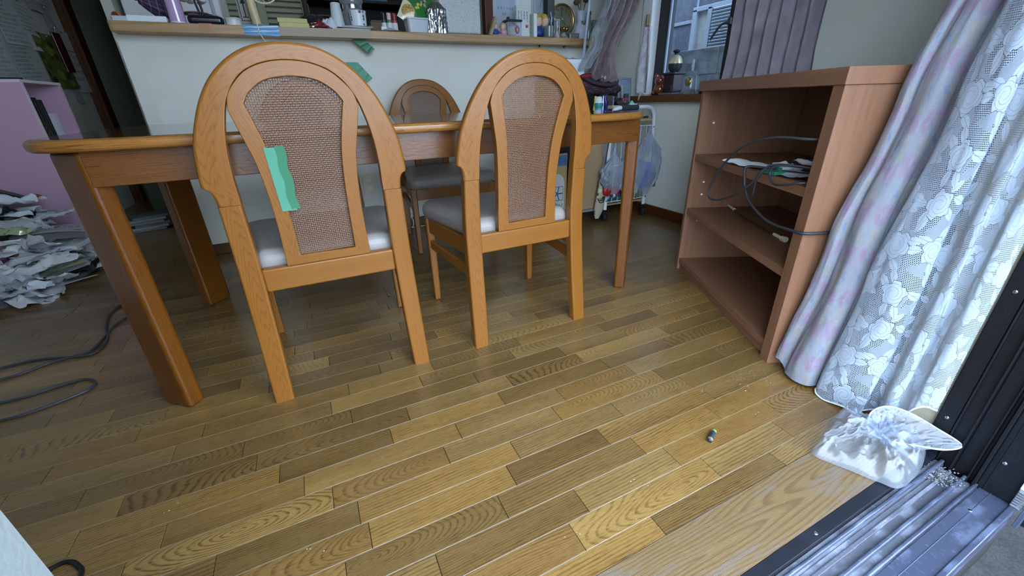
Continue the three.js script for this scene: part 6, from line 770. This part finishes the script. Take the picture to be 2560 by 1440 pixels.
  { // knitted bag
    t = thing('knitted_bag', 'dark plum woven bag slumped under the bunched curtain', 'bag', [1.835, 0.765, -2.48]); const m = std('#ffffff', 0.8, { map: ctex(512, 256, (c, w, h) => { c.fillStyle = '#3a2830'; c.fillRect(0, 0, w, h); for (let j = 0; j < 16; j++) for (let i = 0; i < 32; i++) { c.fillStyle = (i + j) % 3 === 0 ? '#8a6a74' : '#4c343e'; c.fillRect(i * 16 + (j % 2) * 8, j * 16 + 4, 9, 6); } }), bumpMap: weaveBump, bumpScale: 0.002 });
    part(t, 'body', grid(60, 24, (u, v) => { const a = u * 6.2832, e = (v - 0.5) * Math.PI, c = Math.pow(Math.cos(e), 0.6), k = 1 + 0.14 * (fbm(Math.cos(a) * 2 + 5, v * 3 + Math.sin(a), 3) - 0.5) * 2; return [0.2 * c * k * Math.cos(a), 0.062 + 0.062 * Math.sin(e) * (1 + 0.35 * Math.cos(a + 2)) + 0.012 * Math.cos(a) * -1, 0.085 * c * k * Math.sin(a)]; }), m);
    part(t, 'handle', tube([[-0.15, 0.12, 0.05], [-0.08, 0.085, 0.095], [0.02, 0.075, 0.1], [0.09, 0.095, 0.085], [0.1, 0.12, 0.05]], 0.012, 40, 9), std('#32242a', 0.7)); part(t, 'clasp', [ball(0.014, 0.0, 0.118, 0.075, 1, 0.8, 0.5, 12), ball(0.009, -0.025, 0.125, 0.075, 1, 1, 0.5, 10)], std('#a89a90', 0.4)); part(t, 'lining', ball(0.03, -0.13, 0.128, 0.05, 1.5, 0.6, 0.8), std('#7a1c22', 0.7));
  }
  t = thing('marker_stand', 'white and teal correction bottle beside the far table end', 'bottle', [1.71, 0.638, -2.29]); part(t, 'body', lathe([[0, 0], [0.024, 0], [0.026, 0.004], [0.024, 0.07], [0.03, 0.085], [0.028, 0.1]], 22), std('#2f8a86', 0.4)); part(t, 'label', lathe([[0.0262, 0.04], [0.0262, 0.068]], 22), std('#6a9ad0', 0.4)); part(t, 'cap', lathe([[0.026, 0.1], [0.018, 0.135], [0, 0.137]], 22), std('#dfe6e8', 0.4));
  t = thing('yellow_pen', 'yellow marker pen standing beside the teal bottle', 'pen', [1.675, 0.638, -2.30]); t.rotation.z = -0.12; part(t, 'barrel', rod([0, 0.0, 0], [0, 0.12, 0], 0.006), std('#b8a83a', 0.4)); part(t, 'cap', rod([0, 0.118, 0], [0, 0.14, 0], 0.0068), std('#c8b848', 0.4));
  t = thing('blue_jar', 'deep blue glass jar behind the teal bottle', 'jar', [1.765, 0.638, -2.32]); part(t, 'glass', lathe([[0, 0], [0.03, 0], [0.034, 0.01], [0.034, 0.1], [0.026, 0.12], [0.026, 0.14]], 26), phy('#1c2468', 0.08, { clearcoat: 1 })); part(t, 'lid', lathe([[0.028, 0.138], [0.028, 0.152], [0, 0.154]], 24), std('#20222c', 0.4));
  t = thing('clear_stand', 'brown backed clear stand next to the blue jar', 'stand', [1.825, 0.638, -2.34]); part(t, 'back', rb(0.05, 0.14, 0.02, 0.003, 0, 0.07, 0), std('#3a2c26', 0.4)); part(t, 'front', rb(0.006, 0.14, 0.03, 0.002, 0.026, 0.07, 0.004), M.bagClear);
  t = thing('wooden_board', 'pale wooden board end lying on the trolley top', 'board', [1.86, 0.7, -2.30], 0.05); part(t, 'board', wuv(rb(0.14, 0.016, 0.09, 0.004, 0, 0.012, 0), 'x'), std('#c2b294', 0.6)); part(t, 'edge', rb(0.142, 0.004, 0.092, 0.001, 0, 0.002, 0), std('#9a8a6c', 0.6));
  t = thing('glass_dish', 'teal glass dish ornament on the trolley top', 'dish', [1.92, 0.722, -2.30]); part(t, 'dish', lathe([[0, 0], [0.03, 0], [0.055, 0.012], [0.06, 0.022], [0.052, 0.016], [0, 0.008]], 30), phy('#2f4a4a', 0.12, { clearcoat: 1 })); part(t, 'piece', [rb(0.05, 0.02, 0.02, 0.005, -0.005, 0.03, 0.01)], std('#8a2c34', 0.4)); part(t, 'clip', rb(0.03, 0.04, 0.02, 0.006, 0.012, 0.045, 0), std('#2c3230', 0.4));
  t = thing('green_clip', 'pale mint plastic clip on the trolley grip end', 'clip', [1.895, 0.724, -2.205]); part(t, 'body', ext(rshape([[-0.02, 0], [0.022, 0], [0.0, 0.024]], 0.005), 0.012, 0.002), std('#7cc8a8', 0.4)); part(t, 'base', rb(0.055, 0.006, 0.02, 0.002, 0.01, 0.001, 0.006), std('#c8dcd6', 0.4));
  t = thing('photo_frame', 'silver photo frame standing behind the trolley grip', 'frame', [2.03, 0.638, -2.42], 0.1); t.rotation.x = -0.12; part(t, 'frame', [rb(0.012, 0.25, 0.012, 0.003, -0.055, 0.125, 0), rb(0.012, 0.25, 0.012, 0.003, 0.055, 0.125, 0), rb(0.12, 0.012, 0.012, 0.003, 0, 0.244, 0), rb(0.12, 0.012, 0.012, 0.003, 0, 0.006, 0)], std('#8c949c', 0.4)); part(t, 'picture', rb(0.1, 0.235, 0.004, 0.001, 0, 0.125, -0.002), std('#8f9cc0', 0.4));
  t = thing('notebook', 'pale green edged notebook leaning on the silver frame', 'notebook', [2.0, 0.638, -2.375], 0.25); t.rotation.x = -0.1; part(t, 'pages', rb(0.075, 0.2, 0.012, 0.001, 0, 0.1, 0), std('#c2d2b8', 0.6)); part(t, 'cover', rb(0.078, 0.204, 0.003, 0.001, 0, 0.101, 0.0076), std('#7c9aa4', 0.4));
  t = thing('remote_stack', 'dark booklet and papers on the trolley deck under the grip', 'booklet', [2.0, 0.638, -2.27]); part(t, 'cover', rb(0.13, 0.014, 0.1, 0.002, 0, 0.007, 0), std('#1f3a34', 0.5)); part(t, 'sheet', rb(0.1, 0.008, 0.09, 0.001, -0.01, 0.018, 0), std('#c8ccc8', 0.7));
}
// ------------------------------------------------------------------ on the window sill (its top is at 0.772)
{
  const S = 0.773; let t = thing('bear_figurine', 'glossy brown ceramic bear sitting on the window sill', 'figurine', [2.145, S, -2.235], -1.0); const br = phy('#7a3a1e', 0.12, { clearcoat: 1 });
  part(t, 'body', [ball(0.036, 0, 0.034, 0, 1, 0.95, 0.9), ball(0.014, -0.03, 0.014, 0.022, 1, 0.8, 1.4, 12), ball(0.014, 0.03, 0.014, 0.022, 1, 0.8, 1.4, 12)], br); part(t, 'head', [ball(0.033, 0, 0.085, 0.004), ball(0.014, 0, 0.078, 0.032, 1, 0.8, 0.8, 12)], br); for (const s of [-1, 1]) part(t, 'ear', ball(0.013, s * 0.026, 0.112, 0, 1, 1, 0.6, 12), br); part(t, 'nose', ball(0.005, 0, 0.082, 0.043, 1, 1, 1, 8), M.black);
  t = thing('coffee_grinder', 'dark wooden hand coffee grinder with metal hopper on the sill', 'coffee grinder', [2.14, S, -2.12]); t.scale.set(0.9, 1, 0.86); const dk = phy('#33202a', 0.3);
  part(t, 'base', rb(0.125, 0.012, 0.135, 0.005, 0, 0.006, 0, 3), std('#5a6068', 0.4)); const bx2 = part(t, 'box', rb(0.085, 0.1, 0.095, 0.004, 0, 0.062, 0), dk); part(bx2, 'drawer', rb(0.004, 0.04, 0.07, 0.002, -0.043, 0.036, 0), dk); part(t, 'top_plate', rb(0.115, 0.012, 0.125, 0.006, 0, 0.118, 0, 3), std('#39363c', 0.35));
  part(t, 'bowl', lathe([[0.018, 0.124], [0.032, 0.131], [0.044, 0.15], [0.047, 0.172]], 32), std('#3c444c', 0.35, { metalness: 0.5 })); part(t, 'dome', lathe([[0.047, 0.172], [0.043, 0.192], [0.03, 0.21], [0.014, 0.219], [0, 0.22]], 32), std('#c8c09c', 0.3, { metalness: 0.3 })); part(t, 'knob', [ball(0.012, 0, 0.222, 0), ball(0.024, 0.0, 0.238, 0, 1, 0.42, 1)], M.black);
  t = thing('glass_bell', 'clear glass hand bell on the window sill', 'bell', [2.135, S, -1.975]); part(t, 'bell', lathe([[0.06, 0], [0.05, 0.02], [0.043, 0.045], [0.044, 0.075], [0.039, 0.1], [0.022, 0.119], [0.008, 0.125]], 32), phy('#dce6ea', 0.05, { transmission: 0.88, thickness: 0, side: THREE.DoubleSide })); part(t, 'handle', lathe([[0.008, 0.125], [0.006, 0.14], [0.01, 0.15], [0.005, 0.162], [0.008, 0.178], [0, 0.186]], 18), M.bagClear); part(t, 'plaque', ball(0.024, -0.036, 0.066, 0.012, 0.4, 1, 1, 14), M.brass);
  t = thing('hanging_towel', 'narrow pale cloth hanging from a peg at the window edge', 'towel', [2.108, 0, -2.335], 0); part(t, 'cloth', grid(14, 40, (u, v) => { const w = lerp(0.055, 0.105, sstep(v, 0, 0.8)), y = lerp(1.165, 0.79, v); return [-0.01 - 0.012 * Math.sin(u * 7 + v * 2), y, (0.5 - u) * w - v * 0.012]; }), std('#ffffff', 0.9, { side: THREE.DoubleSide, map: ctex(64, 256, (c, w, h) => { c.fillStyle = '#c4c6cc'; c.fillRect(0, 0, w, h); const q = rng(9); for (let i = 0; i < 60; i++) { c.fillStyle = ['#b0b2bc', '#d2d4da', '#c0aeb8'][i % 3]; c.fillRect(q() * w, q() * h, 4 + q() * 8, 6 + q() * 14); } }) })); part(t, 'peg', [rb(0.012, 0.06, 0.012, 0.003, -0.012, 1.2, -0.006), rb(0.012, 0.06, 0.012, 0.003, -0.026, 1.2, -0.006)], std('#8a6a50', 0.6)); part(t, 'loop', tube([[-0.03, 0.795, -0.005], [-0.04, 0.765, 0.0], [-0.048, 0.745, 0.005], [-0.045, 0.765, 0.012], [-0.03, 0.795, 0.006]], 0.0025, 20, 6), std('#c8c4b0', 0.8));
}
scene.updateMatrixWorld(true);
renderer.render(scene, camera);
